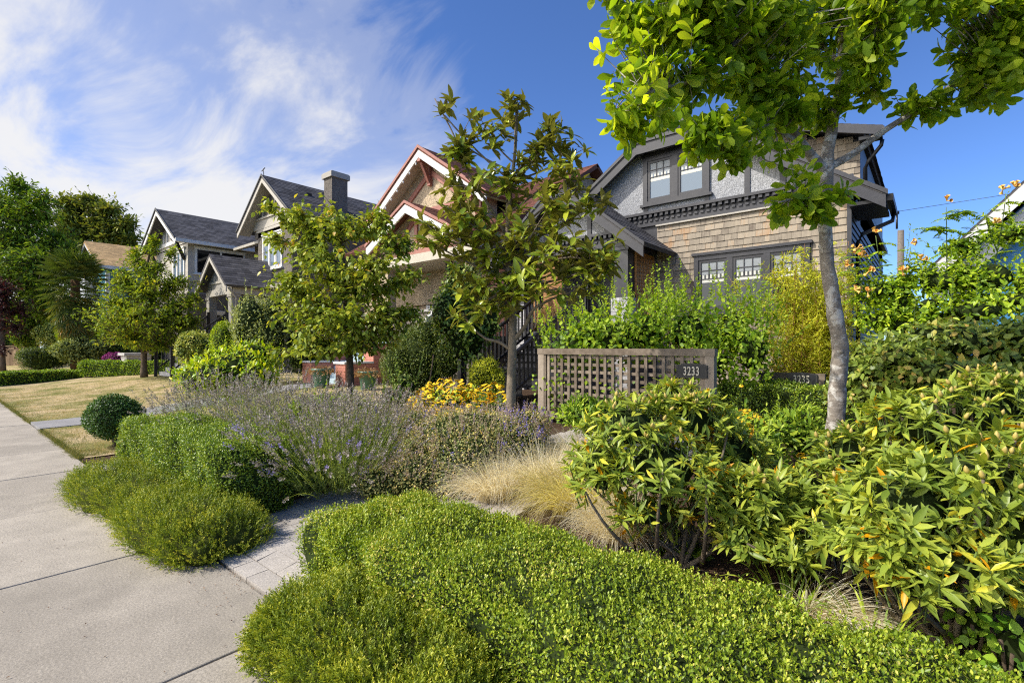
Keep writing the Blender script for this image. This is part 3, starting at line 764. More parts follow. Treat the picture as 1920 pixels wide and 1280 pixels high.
# paver path between the two planted corners, bending right to the steps
mb = MB(); rr = random.Random(4)
def pz(x, y): return gz(x, y) + .025 if y > 1.7 else .012 + .02 * max(0, y - 1.41)
def path_side(y):      # left and right edge of the path at y
    s = max(0, min(1, (y - 2.4) / 3.0)); s = s * s * (3 - 2 * s)
    return -4.75 + .9 * s, -3.15 + 1.0 * s
y = 1.43; row = 0
while y < 6.6:
    h = .155; l, r_ = path_side(y); x = l - rr.uniform(0, .2)
    while x < r_:
        w = rr.choice([.16, .23, .31]); z = pz(x, y) + rr.uniform(-.004, .004)
        z2 = pz(x, y + h) + rr.uniform(-.002, .002)
        mb.hexa([(x + .004, y + .004, z - .06), (x + w - .004, y + .004, z - .06), (x + w - .004, y + h - .004, z2 - .06), (x + .004, y + h - .004, z2 - .06),
                 (x + .004, y + .004, z), (x + w - .004, y + .004, z), (x + w - .004, y + h - .004, z2), (x + .004, y + h - .004, z2)], rr.random())
        x += w
    y += h; row += 1
pv = mb.build('paver_path', M['paver'], kind='structure')
# the same pavers edge the small bed behind the yews
mb = MB()
for i in range(8):
    x = -8.55 + i * .235; mb.box(x + .004, x + .228, 1.425, 1.60, -.02, .022 + .003 * math.sin(i * 3))
for i in range(7):
    y = 1.61 + i * .235; mb.box(-8.55, -8.385, y + .004, y + .228, -.02, gz(0, y) + .02)
mb.build('paver_edging', M['paver'], kind='structure')
# concrete walk to the next house
mb = MB()
pw0, pw1 = -14.35, -13.05
for i in range(14):
    y0 = 1.43 + i * .5
    mb.hexa([(pw0, y0, gz(0, y0) - .05), (pw1, y0, gz(0, y0) - .05), (pw1, y0 + .5, gz(0, y0 + .5) - .05), (pw0, y0 + .5, gz(0, y0 + .5) - .05),
             (pw0, y0, gz(0, y0) + .014), (pw1, y0, gz(0, y0) + .014), (pw1, y0 + .5, gz(0, y0 + .5) + .014), (pw0, y0 + .5, gz(0, y0 + .5) + .014)], .5)
mb.build('concrete_path', M['path_con'], kind='structure')

# ================================================================== HOUSE BUILDING BLOCKS
vec = lambda *a: np.array(a, float)
EX, EY, EZ = vec(1, 0, 0), vec(0, 1, 0), vec(0, 0, 1)
def front(y): return (vec(0, y, 0), EX, EZ, -EY)          # a = x, b = z, c towards the street
def right(x): return (vec(x, 0, 0), EY, EZ, EX)           # a = y, b = z, c towards +x

def shingles(mb, O, U, V, Nn, W, H, e, wr, th=.018, inside=None, rs=1, gap=.004, jag=.004):
    """courses of tapered pieces laid over a plane: thick at the butt, thin at the top"""
    rg = random.Random(rs); b = 0.0; c = 0
    while b < H - .01:
        a = -rg.uniform(0, wr[1]); h = min(e, H - b)
        while a < W:
            w = rg.uniform(*wr); a0 = max(a, 0) + gap / 2; a1 = min(a + w, W) - gap / 2; a += w
            if a1 - a0 < .02: continue
            if inside and not inside((a0 + a1) / 2, b + h / 2): continue
            j = rg.uniform(-jag, jag); t = th * rg.uniform(.8, 1.25)
            q = lambda A, B, C: O + U * A + V * B + Nn * C
            b0 = b + j
            p = [q(a0, b0, 0), q(a1, b0, 0), q(a1, b0, t), q(a0, b0, t), q(a0, b + h, .001), q(a1, b + h, .001), q(a1, b + h, .004), q(a0, b + h, .004)]
            mb.add(p, [(0, 1, 2, 3), (3, 2, 6, 7), (0, 3, 7, 4), (1, 5, 6, 2)], rg.random())
        b += e; c += 1
    return mb

def pinside(poly):
    def f(x, y):
        r = False; n = len(poly)
        for i in range(n):
            x1, y1 = poly[i]; x2, y2 = poly[(i + 1) % n]
            if (y1 > y) != (y2 > y) and x < (x2 - x1) * (y - y1) / (y2 - y1) + x1: r = not r
        return r
    return f

def roof_plane(parent, name, mat, poly, th=.10, rs=1, course=True, e=.14, wr=(.22, .36), up=None):
    """poly: 3-D outline of one slope; first edge is the eave"""
    P = [np.array(p, float) for p in poly]
    n = np.cross(P[1] - P[0], P[2] - P[0]); n /= np.linalg.norm(n)
    if n[2] < 0: n = -n
    mb = MB(); mb.slab(P, -n * th, .5)
    if course:
        U = P[1] - P[0]; U /= np.linalg.norm(U)
        V = np.cross(n, U); V /= np.linalg.norm(V)
        if V[2] < 0: V = -V
        pu = [((p - P[0]) @ U, (p - P[0]) @ V) for p in P]
        a0 = min(p[0] for p in pu); a1 = max(p[0] for p in pu); H = max(p[1] for p in pu)
        ins = pinside([(a - a0, b) for a, b in pu])
        shingles(mb, P[0] + U * a0 + n * .002, U, V, n, a1 - a0, H, e, wr, .012, ins, rs)
    return mb.build(name, mat, parent)

def window(parent, fr, a0, a1, b0, b1, n=1, grid=(3, 2, .36), trim='charcoal', tw=.10, sash='charcoal', sw=.05, glass='glass', blind=.0, sill=True, head=True, mull=None):
    mull = mull or tw
    mb = MB(); p = .055
    mb.boxf(fr, a0, a0 + tw, b0, b1, -.02, p); mb.boxf(fr, a1 - tw, a1, b0, b1, -.02, p)
    mb.boxf(fr, a0 + tw, a1 - tw, b1 - tw, b1, -.02, p - .003)
    mb.boxf(fr, a0 + tw, a1 - tw, b0, b0 + tw * .6, -.02, p - .003)
    if head: mb.boxf(fr, a0 - .04, a1 + .04, b1 + .001, b1 + .06, -.02, p + .035)
    i0, i1 = a0 + tw, a1 - tw; W = (i1 - i0 - mull * (n - 1)) / n
    for k in range(1, n):
        x = i0 + k * W + (k - 1) * mull; mb.boxf(fr, x, x + mull, b0 + tw * .6, b1 - tw, -.02, p - .006)
    w = mb.build('window', M[trim], parent)
    if sill:
        s = MB(); s.boxf(fr, a0 - .06, a1 + .06, b0 - .06, b0 - .001, -.02, p + .05); s.build('sill', M[trim], w)
    for k in range(n):
        x0 = i0 + k * (W + mull); x1 = x0 + W; z0 = b0 + tw * .6; z1 = b1 - tw
        s = MB()
        s.boxf(fr, x0, x0 + sw, z0, z1, -.02, .032); s.boxf(fr, x1 - sw, x1, z0, z1, -.02, .032)
        s.boxf(fr, x0 + sw, x1 - sw, z1 - sw, z1, -.02, .03); s.boxf(fr, x0 + sw, x1 - sw, z0, z0 + sw * 1.3, -.02, .03)
        gx, gy, fr_ = grid
        X0, X1, Z0, Z1 = x0 + sw, x1 - sw, z0 + sw * 1.3, z1 - sw; zt = Z1 - (Z1 - Z0) * fr_
        if gx:
            mw = .018
            for i in range(1, gx): xx = X0 + (X1 - X0) * i / gx; s.boxf(fr, xx - mw / 2, xx + mw / 2, zt, Z1, .002, .024)
            for j in range(gy): zz = zt + (Z1 - zt) * j / gy; s.boxf(fr, X0, X1, zz - mw / 2, zz + mw / 2, .002, .022)
        s.build('sash', M[sash], w)
        g = MB(); g.boxf(fr, X0, X1, Z0, Z1, -.02, .008); g.build('pane', M[glass], w)
        if blind:
            g = MB(); zb = Z1 - (Z1 - Z0) * blind; m_ = max(3, int((X1 - X0) / .075))
            g.boxf(fr, X0 + .01, X1 - .01, zb, zb + .07, .0085, .0105)
            for i in range(m_):
                xx = X0 + (X1 - X0) * (i + .5) / m_; g.boxf(fr, xx - .021, xx + .021, zb + .072, zb + .17, .0085, .0105)
            s2 = MB(); s2.boxf(fr, X0 + .005, X1 - .005, zb + .175, Z1, .0082, .0098); s2.build('shade', M['shade'], w)
            g.build('blind', M['blind'], w)
    return w

def dentils(mb, fr, a0, a1, b0, b1, d, w, gap):
    n = int((a1 - a0) / (w + gap)); s = (a1 - a0) / n
    for i in range(n): mb.boxf(fr, a0 + i * s + gap / 2, a0 + i * s + gap / 2 + w, b0, b1, 0, d)

def rake(mb, cx, half, slope, ze, y, wid, th, clip=None, out=0.0):
    """barge boards of a gable in the plane y (front face y-th); ze = top edge height at the eave"""
    for sg in (-1, 1):
        x0 = cx + sg * half; z0 = ze
        x1 = cx + sg * (clip if clip else 0.0); z1 = ze + slope * (half - (clip or 0))
        mb.slab([(x0, y - th, z0), (x0, y - th, z0 - wid), (x1, y - th, z1 - wid), (x1, y - th, z1)], (0, th, 0))
    if clip:
        zt = ze + slope * (half - clip)
        mb.box(cx - clip + .001, cx + clip - .001, y - th, y, zt - wid, zt - .002)

# ================================================================== MAIN HOUSE (grey, cedar and stucco)
H1 = thing('house', 'grey stucco and cedar shingle house with charcoal trim behind the trellis', 'house', (-4.5, 11.2, .4))
yw = 11.2; cx = -4.5; half = 3.90; slope = .68; ze = 4.36; yb = 10.83; clip = .82
zr = ze + slope * half; zc = ze + slope * (half - clip)
mb = MB()
mb.box(-7.85, -1.15, yw, 19.3, .2, 4.76)
mb.slab([(-7.85, yw, 4.76), (-1.15, yw, 4.76), (-1.15, yw, ze + slope * .58 - .14), (cx + clip, yw, zc - .14), (cx - clip, yw, zc - .14), (-7.85, yw, ze + slope * .58 - .14)], (0, .3, 0))
mb.build('wall', M['charcoal'], H1)
# cedar shingle cladding
mb = MB()
shingles(mb, vec(-4.95, yw - .004, .75), EX, EZ, -EY, 3.80, 3.68, .137, (.10, .24), .02, None, 11)
mb.build('shingle_cladding', M['cedar'], H1)
mb = MB(); mb.box(-4.95, -1.15, yw - .012, yw + .05, .3, .75); mb.build('skirting', M['black_paint'], H1)
mb = MB(); mb.boxf(front(yw), -1.20, -1.13, .75, 4.40, -.04, .045); mb.build('corner_board', M['charcoal'], H1)
# stucco gable
mb = MB(); d = .02
pl = [(-7.84, 4.78), (-1.16, 4.78), (-1.16, ze + slope * .57 - .13), (cx + clip, zc - .13), (cx - clip, zc - .13), (-7.84, ze + slope * .57 - .13)]
mb.slab([(x, yw - d, z) for x, z in pl], (0, .10, 0)); mb.build('stucco_panel', M['stucco'], H1)
# entablature: ledge, dentils, frieze, drip strip
fr = front(yw)
mb = MB(); mb.boxf(fr, -7.9, -1.1, 4.74, 4.80, -.05, .14); mb.boxf(fr, -7.86, -1.14, 4.665, 4.738, -.05, .04)
mb.boxf(fr, -7.88, -1.12, 4.47, 4.60, -.05, .055); mb.boxf(fr, -7.86, -1.14, 4.60, 4.664, -.05, .025)
mb.build('frieze', M['charcoal'], H1)
mb = MB(); dentils(mb, (vec(0, yw - .04, 0), EX, EZ, -EY), -7.8, -1.15, 4.672, 4.732, .075, .072, .06); dentils(mb, (vec(0, yw - .055, 0), EX, EZ, -EY), -7.8, -1.15, 4.575, 4.622, .03, .072, .06)
mb.build('dentil_moulding', M['charcoal'], H1)
mb = MB(); mb.boxf(fr, -4.96, -1.13, 4.435, 4.468, -.03, .075); mb.build('drip_strip', M['cream'], H1)
# half timbering on the stucco
mb = MB()
def ztop(x): return min(zc, ze + slope * (half - abs(x - cx))) - .2
for x in (-6.55, -2.95, -2.28, -1.62): mb.boxf(fr, x - .055, x + .055, 4.801, ztop(x), .015, .045)
for x in (-5.22, -3.78): mb.boxf(fr, x - .06, x + .06, 6.16, ztop(x), .015, .044); mb.boxf(fr, x - .05, x + .05, 4.801, 4.93, .015, .044)
for x in (-7.2,): mb.boxf(fr, x - .05, x + .05, 4.801, ztop(x), .015, .044)
mb.build('half_timber', M['charcoal'], H1)
window(H1, front(yw - .02), -5.28, -3.72, 4.99, 6.12, 2, (3, 2, .40), tw=.11, mull=.14, blind=.52, sw=.055)
window(H1, front(yw - .02), -4.06, -1.80, 2.36, 3.62, 3, (3, 2, .38), tw=.10, mull=.12, glass='glass_dark', blind=.46, sw=.055)
# roof
yR = 19.8; yh = yb + 1.15
for sg in (-1, 1):
    poly = [(cx + sg * half, yb, ze), (cx + sg * half, yR, ze), (cx, yR, zr), (cx, yh, zr), (cx + sg * clip, yb, zc)]
    if sg == 1: poly = [(cx + half, yb, ze), (cx + half, 12.3, ze), (cx + 3.42, 12.3, ze + slope * (half - 3.42)), (cx + 3.42, yR, ze + slope * (half - 3.42)), (cx, yR, zr), (cx, yh, zr), (cx + clip, yb, zc)]
    roof_plane(H1, 'roof', M['asphalt_roof'], poly, .09, rs=5 + sg)
roof_plane(H1, 'roof', M['asphalt_roof'], [(cx - clip, yb, zc), (cx + clip, yb, zc), (cx, yh, zr)], .09, rs=9)
mb = MB(); rake(mb, cx, half, slope, ze - .085, yb + .06, .24, .05, clip); mb.build('bargeboard', M['charcoal'], H1)
mb = MB(); rake(mb, cx, half + .03, slope, ze - .015, yb + .012, .085, .035, clip + .01); mb.build('rake_moulding', M['charcoal'], H1)
for sg in (-1, 1):
    x0, x1 = sorted((cx + sg * (half - .02), cx + sg * 3.36)); mb = MB(); mb.box(x0, x1, yb + .07, 12.28 if sg == 1 else 19.3, ze - .20, ze - .14); mb.build('soffit', M['black_paint'], H1)
mb = MB(); mb.box(cx - clip, cx + clip, yb + .07, yw, zc - .20, zc - .14); mb.build('soffit', M['black_paint'], H1)
# upper storey standing on the right slope, flush with the side wall
mb = MB(); y2 = 12.9
mb.slab([(-1.15, y2, 4.2), (-1.15, y2, 6.02), (-4.5, y2, 7.13), (-4.5, y2, 4.2)], (0, 6.4, 0)); mb.build('upper_storey_wall', M['charcoal'], H1)
mb = MB(); O = vec(-3.6, y2 - .004, 4.9); shingles(mb, O, EX, EZ, -EY, 2.45, 2.0, .137, (.10, .24), .02, lambda a, b: b + 4.9 < 6.0 + (2.45 - a) * .33 and b + 4.9 > ze + slope * (half - abs(-3.6 + a - cx)) - .1, 21)
mb.build('upper_shingle_cladding', M['cedar'], H1)
roof_plane(H1, 'upper_roof', M['asphalt_roof'], [(-.74, y2 - .45, 6.06), (-.74, 12.75, 6.06), (-1.06, 12.75, 6.166), (-1.06, 19.6, 6.166), (-4.9, 19.6, 7.44), (-4.9, y2 - .45, 7.44)], .08, rs=33)
mb = MB(); mb.slab([(-.71, y2 - .5, 6.03), (-.71, y2 - .5, 5.85), (-4.9, y2 - .5, 7.24), (-4.9, y2 - .5, 7.42)], (0, .05, 0)); mb.build('upper_bargeboard', M['charcoal'], H1)
mb = MB(); mb.box(-1.14, -.75, y2 - .44, 12.74, 5.86, 5.93); mb.build('upper_soffit', M['black_paint'], H1)
# side of the house: dark boards, gutters and pipes
mb = MB()
for i in range(28): mb.hexa([(-1.15, 11.25, .5 + i * .13), (-1.122, 11.25, .5 + i * .13), (-1.122, 19.2, .5 + i * .13), (-1.15, 19.2, .5 + i * .13), (-1.15, 11.25, .63 + i * .13), (-1.143, 11.25, .63 + i * .13), (-1.143, 19.2, .63 + i * .13), (-1.15, 19.2, .63 + i * .13)])
mb.build('side_siding', M['charcoal'], H1)
mb = MB()
mb.box(-.60, -.50, yb + .1, 12.3, ze - .19, ze - .07); mb.box(-1.11, -1.02, 12.35, 19.3, ze + .12, ze + .22); mb.build('gutter', M['black_paint'], H1)
mb = MB()
mb.tube([(-.54, 12.0, 4.18), (-.56, 12.0, 4.02), (-1.0, 11.55, 3.75), (-1.06, 11.5, 3.6), (-1.06, 11.5, .5)], .04, 8)
mb.tube([(-.76, 12.7, 5.86), (-.78, 12.72, 5.75), (-1.0, 12.8, 5.5), (-1.06, 12.85, 5.38), (-1.06, 12.9, 4.6)], .04, 8)
mb.build('downpipe', M['black_paint'], H1)
# porch --------------------------------------------------------------
pc, ph, ps, pe, py0 = -6.62, 2.15, .80, 3.74, 9.42; pclip = .42
pr = pe + ps * ph; pzc = pe + ps * (ph - pclip)
for sg in (-1, 1):
    poly = [(pc + sg * ph, py0, pe), (pc + sg * ph, 12.6, pe), (pc, 12.6, pr), (pc, py0 + .6, pr), (pc + sg * pclip, py0, pzc)]
    roof_plane(H1, 'porch_roof', M['asphalt_roof'], poly, .08, rs=40 + sg)
roof_plane(H1, 'porch_roof', M['asphalt_roof'], [(pc - pclip, py0, pzc), (pc + pclip, py0, pzc), (pc, py0 + .6, pr)], .08, rs=44)
mb = MB(); rake(mb, pc, ph, ps, pe - .07, py0 + .05, .24, .045, pclip); mb.build('porch_bargeboard', M['charcoal'], H1)
mb = MB(); rake(mb, pc, ph + .03, ps, pe - .01, py0 + .008, .075, .03, pclip + .01); mb.build('porch_rake_moulding', M['charcoal'], H1)
yp = 9.88
def zpt(x): return min(pzc, pe + ps * (ph - abs(x - pc))) - .13
mb = MB(); mb.slab([(-8.25, yp, 4.14), (-4.98, yp, 4.14), (-4.98, yp, zpt(-4.98)), (pc + pclip, yp, pzc - .13), (pc - pclip, yp, pzc - .13), (-8.25, yp, zpt(-8.25))], (0, .12, 0))
mb.build('porch_gable', M['stucco'], H1)
fp = front(yp)
mb = MB(); mb.boxf(fp, -8.3, -4.93, 4.09, 4.15, -.1, .12); mb.boxf(fp, -8.28, -4.96, 4.01, 4.088, -.1, .05); mb.boxf(fp, -8.3, -4.94, 3.80, 3.95, -.2, .06); mb.boxf(fp, -8.28, -4.96, 3.95, 4.008, -.2, .03)
mb.box(-5.20, -4.95, yp + .2, 11.2, 3.80, 4.1); mb.box(-8.28, -8.05, yp + .2, 11.2, 3.80, 4.1)
mb.build('porch_beam', M['charcoal'], H1)
mb = MB(); dentils(mb, (vec(0, yp - .05, 0), EX, EZ, -EY), -8.25, -4.97, 4.018, 4.082, .07, .068, .055); dentils(mb, (vec(0, yp - .06, 0), EX, EZ, -EY), -8.25, -4.97, 3.93, 3.97, .025, .068, .055)
mb.build('porch_dentils', M['charcoal'], H1)
mb = MB()
for x in (-7.25, -6.0, -5.55): mb.boxf(fp, x - .05, x + .05, 4.151, zpt(x) - .03, .0, .03)
mb.build('porch_half_timber', M['charcoal'], H1)
for x in (-5.2, -8.1):
    mb = MB(); mb.box(x - .17, x + .17, yp - .02, yp + .32, 2.75, 3.80); mb.box(x - .21, x + .21, yp - .06, yp + .36, 2.68, 2.75); mb.box(x - .2, x + .2, yp - .05, yp + .35, 3.72, 3.795)
    po = mb.build('porch_post', M['charcoal'], H1)
    mb = MB()
    for k in range(28):
        z = .5 + k * .078
        for j in range(2):
            o = (k % 2) * .1
            mb.box(x - .22 + j * .22 + .003, x - .22 + (j + 1) * .22 - .003, yp - .07, yp + .37, z, z + .072)
    mb.build('brick_pier', M['brick'], po)
mb = MB(); mb.box(-8.35, -4.9, yp - .1, 11.2, 1.86, 1.98); mb.box(-8.3, -4.95, yp + .05, 11.2, .3, 1.86); mb.build('porch_floor', M['charcoal'], H1)
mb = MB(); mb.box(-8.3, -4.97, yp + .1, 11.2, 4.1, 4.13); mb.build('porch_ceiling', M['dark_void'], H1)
mb = MB()
fl = right(-5.0)
mb.boxf(fl, 10.16, 10.21, 2.0, 3.72, -.02, .02); mb.boxf(fl, 11.06, 11.11, 2.0, 3.72, -.02, .02); mb.boxf(fl, 10.21, 11.06, 3.66, 3.72, -.02, .02)
for i in range(11): mb.boxf(fl, 10.21 + i * .083, 10.235 + i * .083, 2.0, 3.66, -.012, .0)
for i in range(19): mb.boxf(fl, 10.21, 11.06, 2.05 + i * .088, 2.075 + i * .088, .002, .014)
mb.build('porch_lattice', M['lattice'], H1)
mb = MB()
for i in range(40): mb.boxf(fp, -7.72, -6.86, 2.22 + i * .0395, 2.254 + i * .0395, -.13, -.12 + .004 * (i % 2), rr.random())
mb.build('bamboo_blind', M['bamboo'], H1)
# stairs
mb = MB(); nst = 9
for i in range(nst):
    z = .52 + (1.98 - .52) * (i + 1) / nst; y = 7.15 + i * .30
    mb.box(-7.28, -6.02, y - .03, y + .30, z - .045, z); mb.box(-7.24, -6.06, y + .01, y + .03, z - .17, z - .046)
mb.build('stair', M['charcoal'], H1)
for x in (-7.33, -6.0):
    mb = MB(); mb.beam((x, 7.1, 1.42), (x, 9.75, 2.88), .07, .06); mb.beam((x, 7.1, .72), (x, 9.75, 2.16), .05, .05)
    mb.box(x - .05, x + .05, 7.02, 7.12, .4, 1.5); mb.box(x - .05, x + .05, 9.72, 9.82, 1.9, 3.0)
    rl = mb.build('stair_railing', M['black_paint'], H1)
    mb = MB()
    for i in range(20):
        f = (i + .7) / 20; y = 7.1 + 2.65 * f; mb.box(x - .018, x + .018, y - .018, y + .018, .72 + 1.44 * f, 1.42 + 1.46 * f)
    mb.build('balusters', M['black_paint'], rl)

# dried grass bundle hanging by the porch
bd = thing('dried_grass_bundle', 'bundle of dried brown grass hanging at the top of the dark stairs', 'grass bundle', (-6.75, 9.3, 2.45))
k = 420; b0 = np.array([-6.72, 9.35, 2.42]) + RNG.normal(size=(k, 3)) * np.array([.09, .07, .05])
dd = rdir(k) * np.array([.9, .9, .35]) + np.array([0, -.1, .45])
ribbons('dried_stalks', M['rush'], bd, arcs(b0, dd, RNG.uniform(.25, .5, k), RNG.uniform(1.1, 2.0, k), 7), .008, RNG.random(k))
mb = MB(); mb.tube([(-6.72, 9.35, 1.98), (-6.72, 9.35, 2.3), (-6.72, 9.35, 2.45)], [.10, .13, .10], 10); mb.build('bundle_core', M['bark_brown'], bd)

# ================================================================== SECOND HOUSE (tan stucco, red trim)
H2 = thing('house', 'tan stucco house with white bargeboards and red brown trim', 'house', (-12.6, 10.8, .5))
cx, yw, yb = -12.55, 10.75, 10.2; half, slope, ze = 2.95, .69, 6.0; zr = ze + slope * half
mb = MB(); mb.box(-16.6, -8.95, yw + .15, 18, .4, 5.3)
mb.slab([(-15.1, yw, 3.0), (-10.0, yw, 3.0), (-10.0, yw, 6.1), (cx, yw, zr - .16), (-15.1, yw, 6.1)], (0, .4, 0))
mb.build('wall', M['tan_stucco'], H2)
for sg in (-1, 1):
    roof_plane(H2, 'roof', M['brown_roof'], [(cx + sg * half, yb, ze), (cx + sg * half, 14.5, ze), (cx, 14.5, zr), (cx, yb, zr)], .10, rs=50 + sg)
# main roof with its ridge along the street
roof_plane(H2, 'main_roof', M['brown_roof'], [(-17.2, 10.35, 5.1), (-8.55, 10.35, 5.1), (-8.55, 14.6, 7.75), (-17.2, 14.6, 7.75)], .12, rs=55)
roof_plane(H2, 'main_roof', M['brown_roof'], [(-17.2, 18.9, 5.1), (-8.55, 18.9, 5.1), (-8.55, 14.6, 7.75), (-17.2, 14.6, 7.75)], .12, course=False)
mb = MB(); mb.slab([(-8.9, 11.0, 5.2), (-8.9, 18, 5.2), (-8.9, 14.6, 7.5)], (-.2, 0, 0)); mb.build('side_gable', M['tan_stucco'], H2)
mb = MB(); rake(mb, cx, half, slope, ze - .095, yb + .06, .27, .05); mb.build('bargeboard', M['white'], H2)
mb = MB(); rake(mb, cx, half + .04, slope, ze + .01, yb + .01, .10, .04); mb.build('rake_moulding', M['redtrim'], H2)
mb = MB()
for sg in (-1, 1):
    x0, x1 = cx + sg * half, cx; z0, z1 = ze - .13, zr - .13
    mb.slab([(x0, yb + .07, z0), (x0, yw, z0), (x1, yw, z1), (x1, yb + .07, z1)], (0, 0, -.03))
mb.build('soffit', M['soffit'], H2)
f2 = front(yw)
mb = MB()
mb.boxf(f2, -14.8, -10.3, 5.98, 6.16, .0, .06)
mb.beam((cx - 1.6, yw - .03, 6.2), (cx - .05, yw - .03, 7.3), .06, .16); mb.beam((cx + 1.6, yw - .03, 6.2), (cx + .05, yw - .03, 7.3), .06, .16)
mb.build('gable_timber', M['redtrim'], H2)
for x, z in ((cx, 7.72), (cx - 2.3, 6.12), (cx + 2.3, 6.12)):
    mb = MB(); mb.box(x - .07, x + .07, yb + .02, yw, z - .17, z - .02); mb.box(x - .07, x + .07, yw - .12, yw, z - .85, z - .17)
    mb.beam((x, yb + .15, z - .17), (x, yw - .08, z - .75), .12, .10, (1, 0, 0)); mb.build('knee_brace', M['redtrim'], H2)
window(H2, f2, -13.5, -11.6, 4.75, 5.85, 2, (0, 0, 0), trim='white', sash='white', tw=.12)
# string of party lights under the gable
for i in range(9):
    f = (i + .5) / 9; mb = MB(); p = vec(cx - half * (1 - f), yb + .05, ze - .42 + slope * half * f)
    mb.lathe(p, [(.008, .05), (.028, .03), (.034, 0), (.02, -.03), (.004, -.045)], 8); mb.build('string_light', M['white'], H2)
# porch gable
pc, py0, ph, ps, pe = -11.55, 8.9, 1.95, .52, 4.78; pr = pe + ps * ph
for sg in (-1, 1):
    roof_plane(H2, 'porch_roof', M['brown_roof'], [(pc + sg * ph, py0, pe), (pc + sg * ph, 10.9, pe), (pc, 10.9, pr), (pc, py0, pr)], .09, rs=60 + sg)
mb = MB(); rake(mb, pc, ph, ps, pe - .085, py0 + .05, .26, .045); mb.build('porch_bargeboard', M['white'], H2)
mb = MB(); rake(mb, pc, ph + .03, ps, pe + .005, py0 + .008, .085, .035); mb.build('porch_rake_moulding', M['redtrim'], H2)
mb = MB(); mb.slab([(pc - 1.7, 9.35, 4.3), (pc + 1.7, 9.35, 4.3), (pc + 1.7, 9.35, 4.8), (pc, 9.35, pr - .12), (pc - 1.7, 9.35, 4.8)], (0, .15, 0)); mb.build('porch_gable', M['tan_stucco'], H2)
mb = MB(); mb.box(pc - 1.75, pc + 1.75, 9.31, 9.35, 4.28, 4.46); mb.beam((pc - 1.2, 9.32, 4.48), (pc - .05, 9.32, 5.35), .05, .13); mb.beam((pc + 1.2, 9.32, 4.48), (pc + .05, 9.32, 5.35), .05, .13)
mb.box(pc - .06, pc + .06, 9.29, 9.34, 4.47, 5.5); mb.build('porch_timber', M['redtrim'], H2)
mb = MB(); mb.box(-15.2, -8.9, 9.2, 10.9, 4.08, 4.2); mb.box(-15.25, -8.85, 9.12, 9.34, 4.02, 4.27); mb.build('porch_ceiling', M['soffit'], H2)
mb = MB(); mb.box(-15.2, -8.9, 9.3, 10.9, 1.75, 1.9); mb.box(-15.2, -9.3, 9.25, 9.4, 1.9, 2.6); mb.box(-15.2, -9.2, 9.35, 10.8, .4, 1.75); mb.build('porch_floor', M['brown_stucco'], H2)
mb = MB(); mb.box(-15.25, -9.25, 9.2, 9.45, 2.6, 2.67); mb.build('porch_coping', M['stone'], H2)
for x in (-15.0, -12.95, -9.25):
    mb = MB(); mb.box(x - .16, x + .16, 9.22, 9.52, 2.67, 4.02); mb.box(x - .2, x + .2, 9.18, 9.56, 3.9, 4.01); mb.build('porch_column', M['tan_stucco'], H2)
window(H2, front(10.88), -12.9, -10.75, 2.35, 3.9, 3, (0, 0, 0), trim='white', sash='white', glass='glass_dark', tw=.12)
mb = MB(); mb.boxf(front(10.88), -10.3, -9.4, 1.9, 3.9, 0, .05); mb.build('door', M['redtrim'], H2)
ln = MB(); c = atY(841, 498, 9.9); ln.tube([c + vec(0, 0, .45), c + vec(0, 0, .16)], .01, 6); ln.lathe(c, [(.03, .17), (.15, .11), (.15, .10), (.09, .09), (.08, -.12), (.10, -.14), (.03, -.15)], 12); ln.build('porch_lantern', M['metal_dark'], H2)
# steps with salmon boarded side walls
mb = MB(); s0 = -14.15
for i in range(8): mb.box(s0, s0 + 1.35, 7.75 + i * .22, 9.6, .5 + i * .17, .5 + (i + 1) * .17 - .003)
mb.build('step', M['blue_step'], H2)
for x in (s0 - .52, s0 + 1.37):
    mb = MB()
    for k, (ya, zt) in enumerate(((7.45, 1.12), (8.35, 1.75))):
        n = int((zt - .42) / .1)
        for j in range(n): mb.box(x, x + .5, ya, ya + .9, .42 + j * .1, .42 + (j + 1) * .1 - .008, rr.random())
        mb.box(x + .01, x + .49, ya + .01, ya + .89, .42, zt - .05)
    w = mb.build('stair_side_wall', M['redboard'], H2)
    for y0_, y1_, z0_ in ((7.4, 8.34, 1.125), (8.345, 9.25, 1.755)):
        mb = MB(); mb.box(x - .04, x + .54, y0_, y1_, z0_, z0_ + .055); mb.build('cap', M['white'], w)
mb = MB(); a = atY(800, 597, 8.3); b = atY(836, 566, 9.4); mb.beam(a, b, .09, .07); mb.box(a[0] - .04, a[0] + .04, a[1] - .04, a[1] + .04, .5, a[2]); mb.build('handrail', M['white'], H2)

# ================================================================== THIRD HOUSE (taupe stucco, chimney)
H3 = thing('house', 'taupe stucco house with cream trim, dark shingle roof and tall chimney', 'house', (-22, 10, .5))
cx, yb, yw = -22.0, 9.35, 9.95; half, slope, ze = 2.62, .78, 6.95; zr = ze + slope * half
mb = MB(); mb.box(-26.3, -19.9, yw + .9, 18, .4, 6.7); mb.box(-23.75, -20.45, yw, 11.2, .4, 7.3)
mb.slab([(-24.1, yw, 6.6), (-19.9, yw, 6.6), (-19.9, yw, 7.2), (cx, yw, zr - .15), (-24.1, yw, 7.2)], (0, .35, 0))
mb.build('wall', M['brown_stucco'], H3)
for sg in (-1, 1):
    roof_plane(H3, 'roof', M['asphalt_roof'], [(cx + sg * half, yb, ze), (cx + sg * half, 19, ze), (cx, 19, zr), (cx, yb, zr)], .10, rs=70 + sg, e=.17, wr=(.28, .45))
roof_plane(H3, 'lower_roof', M['asphalt_roof'], [(-26.9, 10.2, 6.55), (-24.0, 10.2, 6.55), (-24.0, 14, 8.2), (-26.9, 14, 8.2)], .1, rs=75)
